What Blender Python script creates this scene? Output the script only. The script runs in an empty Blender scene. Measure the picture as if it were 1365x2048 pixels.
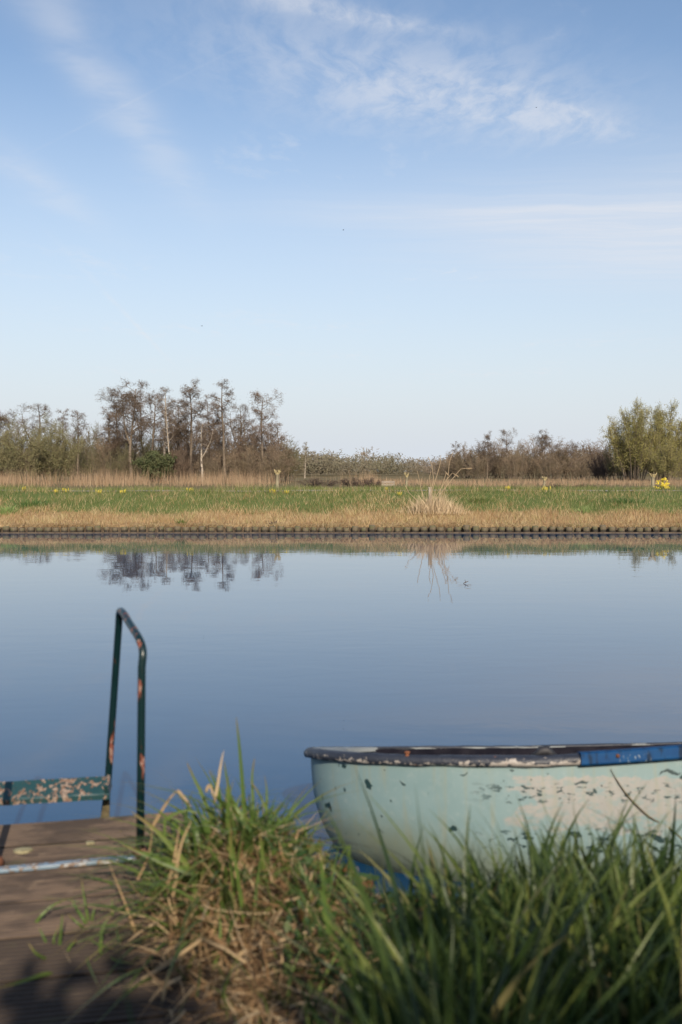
import bpy, bmesh, math, random
import numpy as np
from mathutils import Vector, Matrix
R = math.radians
SC = bpy.context.scene
COL = SC.collection

# ------------------------------------------------------------------ camera
H = 1.45                      # eye height above the water
FPX, CX, CY, HY = 1990.0, 682.5, 1024.0, 942.0
PITCH = math.atan((CY - HY) / FPX)
cam = bpy.data.cameras.new('camera')
cam_ob = bpy.data.objects.new('camera', cam)
COL.objects.link(cam_ob)
cam_ob.location = (0, 0, H)
cam_ob.rotation_euler = (math.pi / 2 - PITCH, 0, 0)
cam.sensor_fit = 'VERTICAL'
cam.sensor_height = 36.0
cam.lens = FPX / 2048 * 36
cam.clip_start = 0.05
cam.clip_end = 6000
cam.dof.use_dof = True
cam.dof.focus_distance = 26
cam.dof.aperture_fstop = 3.5
SC.camera = cam_ob

# ------------------------------------------------------------------ sky and sun
SUN_EL, SUN_AZ = R(31), R(168)       # azimuth clockwise from +Y: behind the camera, a little right
world = bpy.data.worlds.new('World')
SC.world = world
world.use_nodes = True


class NT:
    """tiny node-tree writer"""
    def __init__(s, tree):
        s.t = tree; s.n = tree.nodes; s.l = tree.links
    def put(s, sock, v):
        if isinstance(v, bpy.types.NodeSocket): s.l.new(v, sock)
        elif v is not None:
            if isinstance(v, (tuple, list)) and sock.type == 'RGBA' and len(v) == 3: v = (*v, 1)
            sock.default_value = v
    def new(s, typ, ins=None, **props):
        k = s.n.new('ShaderNode' + typ)
        for a, b in props.items(): setattr(k, a, b)
        for a, b in (ins or {}).items(): s.put(k.inputs[a], b)
        return k
    def m(s, op, a, b=None, c=None, clamp=False):
        k = s.new('Math', operation=op, use_clamp=clamp)
        for i, v in enumerate((a, b, c)):
            if v is not None: s.put(k.inputs[i], v)
        return k.outputs[0]
    def vm(s, op, a, b=None):
        k = s.new('VectorMath', operation=op)
        s.put(k.inputs[0], a)
        if b is not None: s.put(k.inputs[1], b)
        return k.outputs['Value' if op in ('LENGTH', 'DISTANCE', 'DOT_PRODUCT') else 'Vector']
    def mix(s, f, a, b, blend='MIX'):
        k = s.new('Mix', data_type='RGBA', blend_type=blend)
        s.put(k.inputs[0], f); s.put(k.inputs[6], a); s.put(k.inputs[7], b)
        return k.outputs[2]
    def ramp(s, f, lo, hi, a=0.0, b=1.0, kind='SMOOTHSTEP'):
        k = s.new('MapRange', interpolation_type=kind)
        s.put(k.inputs[0], f)
        for i, v in ((1, lo), (2, hi), (3, a), (4, b)): s.put(k.inputs[i], v)
        return k.outputs[0]
    def noise(s, vec, scale, detail=3, rough=.55, dist=0.0, out=0):
        k = s.new('TexNoise', {'Vector': vec, 'Scale': scale, 'Detail': detail, 'Roughness': rough, 'Distortion': dist})
        return k.outputs[out]
    def scale(s, vec, v):
        return s.vm('MULTIPLY', vec, v)
    def xyz(s, vec):
        k = s.new('SeparateXYZ', {0: vec}); return k.outputs
    def comb(s, x, y, z):
        return s.new('CombineXYZ', {0: x, 1: y, 2: z}).outputs[0]


def build_sky():
    t = NT(world.node_tree)
    bg = world.node_tree.nodes['Background']
    STR = 0.15
    sky = t.new('TexSky', sky_type='NISHITA', sun_disc=False, sun_elevation=SUN_EL, sun_rotation=SUN_AZ,
                air_density=1.0, dust_density=1.0, ozone_density=1.6).outputs[0]
    d = t.new('TexCoord').outputs['Generated']
    x, y, z = t.xyz(d)
    zc = t.m('MAXIMUM', z, 0.012)
    # the milky air near the horizon, all the way round
    el = t.m('ARCSINE', z)
    veil = t.ramp(el, R(22), R(1.0), 0.0, 1.0, 'LINEAR')
    veil = t.m('MULTIPLY', t.m('POWER', veil, 1.15), 1.0, clamp=True)
    c = t.mix(veil, sky, tuple(v / STR for v in (.685, .735, .80)))
    # high cloud on a plane far overhead
    u = t.m('DIVIDE', x, zc); v = t.m('DIVIDE', y, zc)
    p = t.comb(u, v, 0.0)
    warp = t.vm('ADD', p, t.vm('SCALE', t.vm('SUBTRACT', t.noise(p, 1.6, 4, out=1), (.5, .5, .5))))
    wn = [k for k in t.n if k.type == 'VECT_MATH' and k.operation == 'SCALE'][-1]
    wn.inputs[3].default_value = .28
    def blob(cx, cy, ang, rx, ry, vec=warp):
        q = t.vm('SUBTRACT', vec, (cx, cy, 0))
        qx, qy, _ = t.xyz(q)
        ca, sa = math.cos(ang), math.sin(ang)
        a = t.m('ADD', t.m('MULTIPLY', qx, ca / rx), t.m('MULTIPLY', qy, sa / rx))
        b = t.m('SUBTRACT', t.m('MULTIPLY', qy, ca / ry), t.m('MULTIPLY', qx, sa / ry))
        r2 = t.m('ADD', t.m('MULTIPLY', a, a), t.m('MULTIPLY', b, b))
        return t.m('EXPONENT', t.m('MULTIPLY', r2, -1.0))
    # rippled altocumulus field
    rip = t.noise(t.new('Mapping', {'Vector': warp, 'Rotation': (0, 0, R(-18)), 'Scale': (6.5, 3.0, 1)}).outputs[0], 1.9, 6, .62, .12)
    soft = t.noise(t.scale(warp, (1.7, .8, 1)), 2.2, 6, .6, .3)
    streak = t.noise(t.new('Mapping', {'Vector': warp, 'Rotation': (0, 0, R(8)), 'Scale': (.8, 6.0, 1)}).outputs[0], 1.5, 6, .6, .4)
    f1 = t.m('MULTIPLY', t.m('ADD', t.m('ADD', blob(.22, 2.66, R(36), .58, .30), blob(.0, 2.2, R(20), .22, .045)), blob(.55, 2.85, R(30), .3, .1), clamp=True),
             t.ramp(t.m('ADD', t.m('MULTIPLY', rip, .75), t.m('MULTIPLY', soft, .35)), .36, .70, .14, 1))
    f1 = t.m('MULTIPLY', f1, .56)
    f2 = t.m('MULTIPLY', t.m('ADD', blob(1.6, 4.3, R(15), 1.15, 1.0), t.m('MULTIPLY', blob(.75, 3.95, R(5), .9, .22), .6), clamp=True),
             t.ramp(streak, .30, .70, .62, 1))
    f2 = t.m('MULTIPLY', f2, .68)
    # thin broken scraps anywhere
    cover = t.noise(p, .55, 3, .5)
    f3 = t.m('MULTIPLY', t.m('MULTIPLY', t.ramp(cover, .47, .66), t.ramp(t.m('ADD', t.m('MULTIPLY', rip, .5), t.m('MULTIPLY', soft, .5)), .46, .68)), .45)
    # spreading vapour trails, running away from the viewer
    def trail(ax, ay, bx, by, w, k, brk):
        L = math.hypot(bx - ax, by - ay); ang = math.atan2(by - ay, bx - ax)
        wv = t.vm('ADD', p, t.vm('MULTIPLY', t.vm('SUBTRACT', t.noise(p, 2.3, 4, out=1), (.5, .5, .5)), (w * 1.8, w * 1.8, 0)))
        b = blob((ax + bx) / 2, (ay + by) / 2, ang, L * .5, w, wv)
        return t.m('MULTIPLY', t.m('MULTIPLY', b, k), t.ramp(t.noise(p, brk, 4, .6), .3, .62, .25, 1))
    tr = [trail(-.66, 1.8, -.56, 3.6, .085, .36, 3), trail(-1.15, 2.6, -1.0, 4.1, .09, .3, 3),
          trail(-1.05, 3.25, -.2, 2.35, .006, .07, 5), trail(-1.3, 5.3, -1.55, 9.0, .02, .3, 3)]
    f = t.m('MAXIMUM', t.m('MAXIMUM', f1, f2), f3)
    for k in tr: f = t.m('ADD', f, k, clamp=True)
    # no cloud below the horizon
    f = t.m('MULTIPLY', f, t.ramp(z, .03, .12))
    c = t.mix(f, c, tuple(v / STR for v in (.80, .81, .85)))
    world.node_tree.links.new(c, bg.inputs[0])
    bg.inputs[1].default_value = STR
build_sky()

sun = bpy.data.lights.new('sun', 'SUN')
sun.energy = 4.9
sun.angle = R(0.53)
sun.color = (1.0, .86, .68)
sun_ob = bpy.data.objects.new('sun', sun)
COL.objects.link(sun_ob)
SUN_DIR = Vector((math.sin(SUN_AZ) * math.cos(SUN_EL), math.cos(SUN_AZ) * math.cos(SUN_EL), math.sin(SUN_EL)))
sun_ob.rotation_euler = SUN_DIR.to_track_quat('Z', 'Y').to_euler()
sun_ob.location = SUN_DIR * 50

SC.view_settings.view_transform = 'Standard'
SC.view_settings.look = 'None'
SC.view_settings.exposure = 0.0
SC.view_settings.gamma = 1.0
SC.view_settings.use_curve_mapping = False
SC.render.engine = 'CYCLES'
SC.cycles.use_denoising = True
SC.cycles.max_bounces = 6
SC.cycles.transparent_max_bounces = 8
SC.cycles.caustics_reflective = False
SC.cycles.caustics_refractive = False

# ------------------------------------------------------------------ helpers
_fw = Vector((0, math.cos(PITCH), -math.sin(PITCH)))
_up = Vector((0, math.sin(PITCH), math.cos(PITCH)))
def at(px, py, D):
    """the place at forward distance D seen at photo pixel (px, py): used to read positions off the photograph"""
    d = _fw * FPX + Vector((1, 0, 0)) * (px - CX) - _up * (py - CY)
    return Vector((0, 0, H)) + d * (D / d.y)

def tag(o, label=None, cat=None, group=None, kind=None):
    if label: o['label'] = label
    if cat: o['category'] = cat
    if group: o['group'] = group
    if kind: o['kind'] = kind
    return o

def empty(name, loc=(0, 0, 0), label=None, cat=None, group=None):
    o = bpy.data.objects.new(name, None)
    o.empty_display_size = .1
    COL.objects.link(o); o.location = loc
    return tag(o, label, cat, group)

def link(name, me, mat, parent=None, loc=None):
    if mat and not me.materials: me.materials.append(mat)
    o = bpy.data.objects.new(name, me)
    COL.objects.link(o)
    if parent: o.parent = parent
    if loc is not None: o.location = loc
    return o

def np_mesh(name, V, F, smooth=True, attr=None):
    """V (n,3), F (m,k) of one face size"""
    V = np.asarray(V, np.float32).reshape(-1, 3); F = np.asarray(F, np.int32)
    me = bpy.data.meshes.new(name)
    me.vertices.add(len(V)); me.vertices.foreach_set('co', V.ravel())
    m, k = F.shape
    me.loops.add(m * k); me.loops.foreach_set('vertex_index', F.ravel())
    me.polygons.add(m)
    me.polygons.foreach_set('loop_start', np.arange(0, m * k, k, dtype=np.int32))
    me.polygons.foreach_set('loop_total', np.full(m, k, np.int32))
    if smooth: me.polygons.foreach_set('use_smooth', np.ones(m, bool))
    for nm, a in (attr or {}).items():
        at_ = me.attributes.new(nm, 'FLOAT', 'POINT')
        at_.data.foreach_set('value', np.asarray(a, np.float32).ravel())
    me.update(calc_edges=True); me.validate()
    return me

class MB:
    """collects tubes, boxes and free faces into one mesh"""
    def __init__(s): s.v = []; s.f = []
    def tube(s, pts, rad, n=8, caps=True, flat=1.0):
        pts = [Vector(p) for p in pts]
        if not isinstance(rad, (list, tuple)): rad = [rad] * len(pts)
        b = len(s.v); ref = None
        for i, p in enumerate(pts):
            d = (pts[min(i + 1, len(pts) - 1)] - pts[max(i - 1, 0)]).normalized()
            if ref is None: ref = Vector((0, 0, 1)) if abs(d.z) < .8 else Vector((0, 1, 0))
            e1 = (ref - d * ref.dot(d)).normalized(); e2 = d.cross(e1); ref = e1
            for k in range(n):
                a = 2 * math.pi * k / n
                s.v.append(p + (e1 * math.cos(a) * flat + e2 * math.sin(a)) * rad[i])
        for i in range(len(pts) - 1):
            for k in range(n):
                a, c = b + i * n + k, b + i * n + (k + 1) % n
                s.f.append((a, c, c + n, a + n))
        if caps:
            s.f.append(tuple(b + k for k in range(n))[::-1]); e = b + (len(pts) - 1) * n
            s.f.append(tuple(e + k for k in range(n)))
        return s
    def box(s, c, size, M=None):
        b = len(s.v); c = Vector(c)
        for x in (-.5, .5):
            for y in (-.5, .5):
                for z in (-.5, .5):
                    p = Vector((x * size[0], y * size[1], z * size[2]))
                    if M: p = M @ p
                    s.v.append(c + p)
        for q in ((0, 1, 3, 2), (4, 6, 7, 5), (0, 4, 5, 1), (2, 3, 7, 6), (0, 2, 6, 4), (1, 5, 7, 3)):
            s.f.append(tuple(b + k for k in q))
        return s
    def grid(s, P, closed=False):
        """P rows x cols of points"""
        b = len(s.v); nr, nc = len(P), len(P[0])
        for r in P: s.v.extend(Vector(p) for p in r)
        for i in range(nr - 1):
            for j in range(nc if closed else nc - 1):
                j2 = (j + 1) % nc
                s.f.append((b + i * nc + j, b + i * nc + j2, b + (i + 1) * nc + j2, b + (i + 1) * nc + j))
        return s
    def mesh(s, name, smooth=True, bevel=0):
        me = bpy.data.meshes.new(name)
        me.from_pydata([tuple(p) for p in s.v], [], s.f)
        if bevel:
            bm = bmesh.new(); bm.from_mesh(me)
            bmesh.ops.bevel(bm, geom=bm.edges[:], offset=bevel, segments=2, affect='EDGES', profile=.5)
            bm.to_mesh(me); bm.free()
        if smooth: me.polygons.foreach_set('use_smooth', [True] * len(me.polygons))
        me.update()
        return me
    def build(s, name, mat, parent=None, smooth=True, bevel=0):
        return link(name, s.mesh(name, smooth, bevel), mat, parent)

def copy_tree(o, parent=None):
    c = o.copy(); COL.objects.link(c)
    if parent: c.parent = parent
    for ch in [k for k in o.children]: copy_tree(ch, c)
    return c

def quad_arrays_ribbons(base, dirs, length, width, bend, nseg, rng, side=None, droop=None, tipw=.05, prof=None, fold=None):
    """curved tapering blades, vectorised. base (n,3), dirs (n,3) start directions, bend (n,3) added along the blade"""
    n = len(base)
    t = np.linspace(0, 1, nseg + 1)
    d = dirs / np.linalg.norm(dirs, axis=1, keepdims=True)
    cen = base[:, None, :] + length[:, None, None] * (d[:, None, :] * t[None, :, None] + bend[:, None, :] * (t ** 2.2)[None, :, None])
    if side is None:
        a = rng.uniform(0, 2 * np.pi, n)
        side = np.stack([np.cos(a), np.sin(a), np.zeros(n)], 1)
    w = prof if prof is not None else np.clip((1 - t) ** .75 * (0.55 + 1.3 * t * (1 - t) + .45 * (1 - t)), tipw * .1, 1) * np.minimum(1, .6 + t * 3)
    off = side[:, None, :] * (width[:, None, None] * .5 * w[None, :, None])
    if fold is None:
        V = np.stack([cen - off, cen + off], 2).reshape(-1, 3)
        i = np.arange(n)[:, None] * (nseg + 1) * 2 + np.arange(nseg)[None, :] * 2
        F = np.stack([i, i + 1, i + 3, i + 2], -1).reshape(-1, 4)
        k = 2
    else:
        nrm = np.cross(side, d)
        lift = nrm[:, None, :] * (width[:, None, None] * fold * w[None, :, None])
        V = np.stack([cen - off + lift, cen, cen + off + lift], 2).reshape(-1, 3)
        i = np.arange(n)[:, None] * (nseg + 1) * 3 + np.arange(nseg)[None, :] * 3
        F = np.concatenate([np.stack([i, i + 1, i + 4, i + 3], -1).reshape(-1, 4), np.stack([i + 1, i + 2, i + 5, i + 4], -1).reshape(-1, 4)])
        k = 3
    tint = np.repeat(rng.random(n), (nseg + 1) * k)
    along = np.tile(np.repeat(t, k), n)
    return V, F, tint, along

# ------------------------------------------------------------------ materials
def mat(name):
    m = bpy.data.materials.new(name); m.use_nodes = True
    t = NT(m.node_tree); b = m.node_tree.nodes['Principled BSDF']
    return m, t, b

def simple(name, col, rough=.6, col2=None, scale=20, stretch=(1, 1, 1), bump=0, spec=.5, coord='Object', detail=4):
    m, t, b = mat(name)
    v = t.scale(t.new('TexCoord').outputs[coord], stretch)
    if col2:
        f = t.ramp(t.noise(v, scale, detail), .35, .65)
        t.put(b.inputs['Base Color'], t.mix(f, col, col2))
    else: t.put(b.inputs['Base Color'], col)
    b.inputs['Roughness'].default_value = rough
    b.inputs['Specular IOR Level'].default_value = spec
    if bump:
        k = t.new('Bump', {'Strength': bump, 'Distance': .01, 'Height': t.noise(v, scale * 1.7, 5)})
        t.put(b.inputs['Normal'], k.outputs[0])
    return m

def blade_mat(name, cols, trans=.35, rough=.5, patch=None, tipcol=None, spec=.3):
    """grass-like: colour by the random 'tint' of each blade, light coming through"""
    m, t, b = mat(name)
    tint = t.new('Attribute', attribute_name='tint').outputs['Fac']
    r = t.new('ValToRGB', {0: tint}); cr = r.color_ramp
    while len(cr.elements) < len(cols): cr.elements.new(.5)
    for i, (p, c) in enumerate(cols):
        cr.elements[i].position = p; cr.elements[i].color = (*c, 1)
    c = r.outputs[0]
    if patch:
        pos = t.new('TexCoord').outputs['Object']
        c = t.mix(t.ramp(t.noise(t.scale(pos, patch[1]), patch[0], 4, .6), .42, .62, 0, patch[3]), c, patch[2])
    if tipcol:
        al = t.new('Attribute', attribute_name='along').outputs['Fac']
        c = t.mix(t.ramp(t.m('ADD', al, t.m('MULTIPLY', tint, .25)), .82, 1.12, 0, .9), c, tipcol)
    t.put(b.inputs['Base Color'], c)
    b.inputs['Roughness'].default_value = rough
    b.inputs['Specular IOR Level'].default_value = spec
    tr = t.new('BsdfTranslucent', {'Color': c})
    mx = t.new('MixShader', {0: trans, 1: b.outputs[0], 2: tr.outputs[0]})
    out = m.node_tree.nodes['Material Output']
    m.node_tree.links.new(mx.outputs[0], out.inputs[0])
    return m

M = {}
M['bark'] = simple('bark', (.20, .158, .115), .85, (.125, .097, .07), 6, bump=.4)
M['bark_pale'] = simple('bark_pale', (.44, .38, .30), .85, (.26, .21, .16), 5, bump=.3)
M['twig'] = simple('twig', (.175, .126, .088), .9, (.12, .09, .066), 1.2)
M['twig_red'] = simple('twig_red', (.205, .142, .098), .9, (.15, .108, .078), 1.2)
M['scrub'] = simple('scrub', (.27, .20, .135), .9, (.195, .16, .098), .5)
M['scrub_green'] = simple('scrub_green', (.155, .15, .07), .9, (.20, .16, .095), .6)
M['dark_scrub'] = simple('dark_scrub', (.085, .06, .048), .9, (.12, .082, .062), 1)
M['evergreen'] = simple('evergreen', (.07, .09, .035), .8, (.11, .12, .05), 2)
M['willow_twig'] = simple('willow_twig', (.20, .17, .09), .85, (.15, .128, .075), 1.5)
M['willow_leaf'] = simple('willow_leaf', (.17, .168, .072), .7, (.21, .195, .09), .6)
M['willow_leaf_bright'] = simple('willow_leaf_bright', (.25, .235, .07), .7, (.30, .265, .085), .5)
M['far_wood'] = simple('far_wood', (.25, .20, .15), .95, (.21, .195, .125), .06, coord='Object')
M['reed'] = blade_mat('reed', [(0, (.29, .19, .115)), (.5, (.37, .26, .165)), (1, (.43, .32, .21))], .2, .8, spec=.1)
M['reed_stalk'] = blade_mat('reed_stalk', [(0, (.46, .35, .22)), (1, (.62, .49, .32))], .15, .7, spec=.2)
M['dry'] = blade_mat('dry', [(0, (.22, .125, .06)), (.25, (.42, .29, .15)), (.7, (.60, .47, .29)), (1, (.36, .34, .13))], .2, .8,
                     patch=(.9, (1, 1.6, 1), (.36, .21, .11), .45), spec=.1)
M['green'] = blade_mat('green', [(0, (.085, .125, .03)), (.3, (.16, .20, .05)), (.6, (.25, .28, .085)), (.72, (.36, .30, .13)), (1, (.52, .41, .24))], .3, .55,
                       patch=(.55, (1, 2.2, 1), (.085, .15, .038), .55))
M['pale_green'] = blade_mat('pale_green', [(0, (.22, .31, .10)), (1, (.31, .40, .15))], .3, .55)
M['deep_green'] = blade_mat('deep_green', [(0, (.06, .12, .035)), (1, (.13, .21, .06))], .3, .55)
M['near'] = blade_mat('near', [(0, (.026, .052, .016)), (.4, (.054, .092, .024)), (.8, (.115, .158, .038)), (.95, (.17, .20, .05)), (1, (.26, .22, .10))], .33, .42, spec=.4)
M['tussock'] = blade_mat('tussock', [(0, (.075, .13, .032)), (.5, (.12, .19, .042)), (1, (.18, .235, .06))], .35, .42, tipcol=(.24, .17, .06), spec=.4)
M['straw'] = blade_mat('straw', [(0, (.20, .12, .06)), (.4, (.34, .23, .12)), (.8, (.46, .34, .20)), (1, (.58, .46, .31))], .18, .7, spec=.2)
M['thatch'] = blade_mat('thatch', [(0, (.15, .085, .042)), (.45, (.29, .185, .095)), (.85, (.43, .31, .175)), (1, (.55, .43, .27))], .15, .75, spec=.15)
M['leaf'] = blade_mat('leaf', [(0, (.03, .07, .02)), (.6, (.05, .10, .025)), (.85, (.10, .12, .03)), (1, (.20, .07, .035))], .25, .5, spec=.4)
M['yellow'] = simple('yellow', (.70, .55, .05), .6)
M['pollard'] = simple('pollard', (.30, .255, .17), .85, (.17, .14, .09), 9, (1, 1, .4), .4)
M['pollard_cut'] = simple('pollard_cut', (.42, .34, .17), .8, (.26, .20, .10), 14)
M['weathered'] = simple('weathered', (.36, .31, .25), .85, (.24, .2, .16), 8, (1, 1, .3), .3)
M['pale_timber'] = simple('pale_timber', (.33, .27, .215), .8, (.25, .205, .16), 3)
M['path'] = simple('path', (.30, .275, .22), .9, (.22, .20, .145), 3, coord='Object')
M['soil'] = simple('soil', (.045, .032, .02), .95, (.085, .058, .034), 9, bump=.6)
M['bird'] = simple('bird', (.03, .03, .035), .7)

def far_ground_mat():
    m, t, b = mat('far_ground')
    p = t.new('TexCoord').outputs['Object']
    x, y, z = t.xyz(p)
    n = t.noise(t.scale(p, (1, 2, 1)), .5, 5, .6)
    n2 = t.noise(p, 3.5, 4, .6)
    grass = t.mix(n2, (.07, .115, .03), (.15, .17, .06))
    dry = t.mix(n2, (.22, .14, .07), (.40, .29, .155))
    far = t.mix(t.noise(p, .05, 4), (.20, .14, .08), (.12, .115, .05))
    c = t.mix(t.ramp(t.m('ADD', y, t.m('MULTIPLY', n, 1.6)), 26.2, 27.0), dry, grass)
    c = t.mix(t.ramp(y, 36, 46), c, far)
    t.put(b.inputs['Base Color'], c); b.inputs['Roughness'].default_value = .95
    b.inputs['Specular IOR Level'].default_value = .1
    return m
M['far_ground'] = far_ground_mat()

def pile_mat():
    m, t, b = mat('pile')
    p = t.new('TexCoord').outputs['Object']
    info = t.new('ObjectInfo').outputs['Random']
    x, y, z = t.xyz(p)
    n = t.noise(t.scale(p, (1, 1, .3)), 28, 4)
    c = t.mix(n, (.075, .057, .034), (.20, .16, .10))
    c = t.mix(t.m('MULTIPLY', t.ramp(t.noise(t.vm('ADD', p, t.comb(info, info, 0.0)), 9, 3), .45, .6), .6), c, (.10, .105, .04))
    wet = t.ramp(t.m('ADD', z, t.m('MULTIPLY', n, .03)), .11, .06)      # the soaked foot stays dark
    c = t.mix(wet, c, (.03, .024, .017))
    t.put(b.inputs['Base Color'], c); b.inputs['Roughness'].default_value = .85
    return m
M['pile'] = pile_mat()

def water_mat():
    m, t, b = mat('water')
    b.inputs['Base Color'].default_value = (.006, .044, .108, 1)
    b.inputs['Roughness'].default_value = .012
    b.inputs['IOR'].default_value = 1.6
    p = t.new('TexCoord').outputs['Object']
    a = t.noise(t.scale(p, (1.0, 2.2, 1)), 2.2, 3, .5, .4)
    c = t.noise(t.scale(p, (.25, .6, 1)), 1.3, 3, .5, .3)
    calm = t.ramp(t.noise(t.scale(p, (.10, .35, 1)), .6, 3), .42, .62, .25, 1)
    h = t.m('ADD', t.m('MULTIPLY', t.m('MULTIPLY', a, .0011), calm), t.m('MULTIPLY', c, .0022))
    k = t.new('Bump', {'Strength': 1.0, 'Distance': 1.0, 'Height': h})
    t.put(b.inputs['Normal'], k.outputs[0])
    return m
M['water'] = water_mat()

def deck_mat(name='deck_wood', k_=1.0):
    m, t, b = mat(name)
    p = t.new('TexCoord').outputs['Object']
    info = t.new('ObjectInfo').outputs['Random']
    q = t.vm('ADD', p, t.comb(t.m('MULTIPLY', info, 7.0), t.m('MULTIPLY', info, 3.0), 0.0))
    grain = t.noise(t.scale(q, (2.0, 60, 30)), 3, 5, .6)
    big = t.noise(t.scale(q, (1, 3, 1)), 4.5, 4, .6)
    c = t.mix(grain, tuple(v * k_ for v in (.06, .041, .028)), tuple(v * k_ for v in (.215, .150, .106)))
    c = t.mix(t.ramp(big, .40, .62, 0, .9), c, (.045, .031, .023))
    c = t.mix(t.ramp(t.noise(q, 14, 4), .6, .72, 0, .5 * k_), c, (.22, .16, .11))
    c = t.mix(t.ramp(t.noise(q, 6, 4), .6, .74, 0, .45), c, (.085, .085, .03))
    x, y, z = t.xyz(p)      # grooves coloured darker with depth
    c = t.mix(t.ramp(z, -.001, -.006, 0, .88), c, (.022, .016, .012))
    t.put(b.inputs['Base Color'], c)
    b.inputs['Roughness'].default_value = .8
    k = t.new('Bump', {'Strength': .5, 'Distance': .003, 'Height': grain})
    t.put(b.inputs['Normal'], k.outputs[0])
    return m
M['deck'] = deck_mat()
M['deck_shaded'] = deck_mat('deck_wood_shaded', .36)  # shade over the near boards, put into a darker copy of the wood
M['joist'] = simple('joist', (.07, .05, .035), .9, (.12, .09, .06), 10, bump=.3)

def peeling(name, paint, under, metal, amount=.5, scale=18, paint2=None, streak=1.0, mask=0.0, wear=0.0):
    m, t, b = mat(name)
    p = t.new('TexCoord').outputs['Object']
    n = t.noise(t.scale(p, (1, 1, streak)), scale, 5, .62)
    n = t.m('ADD', n, t.m('MULTIPLY', t.m('SUBTRACT', t.noise(p, 4.2, 3), .5), mask))
    if wear:      # rubbed where hands take hold and where the far leg was knocked
        x, y, z = t.xyz(p)
        w1 = t.m('MULTIPLY', t.m('MULTIPLY', t.ramp(z, .62, .80), t.ramp(z, 1.0, .94)), t.ramp(y, 2.9, 2.84))
        w2 = t.m('MULTIPLY', t.m('MULTIPLY', t.ramp(z, .50, .56), t.ramp(z, .74, .66)), t.ramp(y, 2.95, 3.05))
        n = t.m('ADD', n, t.m('MULTIPLY', t.m('MAXIMUM', w1, t.m('MULTIPLY', w2, .7)), wear))
    n2 = t.noise(t.vm('ADD', p, (3.1, 1.7, .4)), scale * 1.6, 5, .6)
    base = paint
    if paint2: base = t.mix(t.noise(p, scale * .6, 3), paint, paint2)
    hole = t.ramp(n, amount, amount + .02)
    edge = t.ramp(n, amount - .018, amount)
    rust = t.mix(t.ramp(n2, .48, .56), under, metal)
    c = t.mix(edge, base, t.mix(hole, (.05, .02, .012), rust))
    t.put(b.inputs['Base Color'], c)
    t.put(b.inputs['Roughness'], t.m('ADD', t.m('MULTIPLY', hole, .45), .32))
    k = t.new('Bump', {'Strength': .6, 'Distance': .0015, 'Height': t.m('SUBTRACT', 1.0, hole)})
    t.put(b.inputs['Normal'], k.outputs[0])
    return m
M['rail_paint'] = peeling('rail_paint', (.004, .024, .026), (.20, .06, .04), (.30, .185, .15), .645, 30, (.003, .016, .02), .22, .55, .13)
M['tread_paint'] = peeling('tread_paint', (.025, .075, .078), (.28, .215, .17), (.17, .10, .065), .54, 58, (.015, .05, .06), .8, .35)
M['bar_paint'] = peeling('bar_paint', (.26, .34, .41), (.24, .17, .12), (.40, .42, .43), .53, 30, (.12, .19, .26))
M['rust'] = simple('rust', (.20, .075, .035), .9, (.11, .045, .025), 40, bump=.5)
M['old_iron'] = simple('old_iron', (.08, .062, .035), .85, (.16, .13, .07), 30, bump=.5)
M['lichen'] = simple('lichen', (.36, .32, .19), .95, (.25, .22, .12), 60, bump=.6)

# ------------------------------------------------------------------ the water and the land beyond it
def plane(name, x0, x1, y0, y1, z, m, kind='structure'):
    me = np_mesh(name, [(x0, y0, z), (x1, y0, z), (x1, y1, z), (x0, y1, z)], [(0, 1, 2, 3)], smooth=False)
    return tag(link(name, me, m), kind=kind)
plane('water', -900, 900, -2, 23.62, 0, M['water'])

BANK = 23.35
_prof_y = np.array([23.5, 23.62, 24.0, 25.0, 26.0, 27.0, 28.0, 28.8, 30.6, 32, 35, 40, 60, 3500])
_prof_z = np.array([-.6, .17, .19, .26, .40, .60, .77, .85, .86, .78, .52, .34, .36, .38])
def land_z(y): return np.interp(y, _prof_y, _prof_z)
def bumps(x, y):
    return .03 * np.sin(x * 1.3 + .7 * y) + .025 * np.sin(x * 2.9 - 1.3 * y + 1) + .03 * np.sin(.37 * x + .2)
def far_z(x, y):
    return land_z(y) + bumps(x, y) * np.clip((y - 23.8) / 2.5, 0, 1) * np.where((y > 28.7) & (y < 30.7), .25, 1)
def build_far_land():
    xs = np.concatenate([[-2500, -400, -120, -60], np.linspace(-30, 30, 121), [60, 120, 400, 2500]])
    ys = np.concatenate([[23.5, 23.62], np.linspace(23.8, 36, 50), [38, 42, 50, 65, 90, 130, 200, 400, 900, 3500]])
    X, Y = np.meshgrid(xs, ys)
    V = np.stack([X, Y, far_z(X, Y)], -1).reshape(-1, 3)
    nc = len(xs); i, j = np.meshgrid(np.arange(len(ys) - 1), np.arange(nc - 1), indexing='ij')
    a = (i * nc + j).ravel()
    F = np.stack([a, a + 1, a + nc + 1, a + nc], 1)
    tag(link('far_bank', np_mesh('far_bank', V, F), M['far_ground']), kind='structure')
build_far_land()
def build_path():
    xs = np.linspace(-60, 60, 241)
    V = []
    for x in xs:
        for y in (29.15, 30.35):
            V.append((x, y + .12 * math.sin(x * .21), float(far_z(x, y)) + .012))
    F = [(2 * i, 2 * i + 2, 2 * i + 3, 2 * i + 1) for i in range(len(xs) - 1)]
    tag(link('path', np_mesh('path', V, F), M['path']), kind='structure')
build_path()

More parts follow.
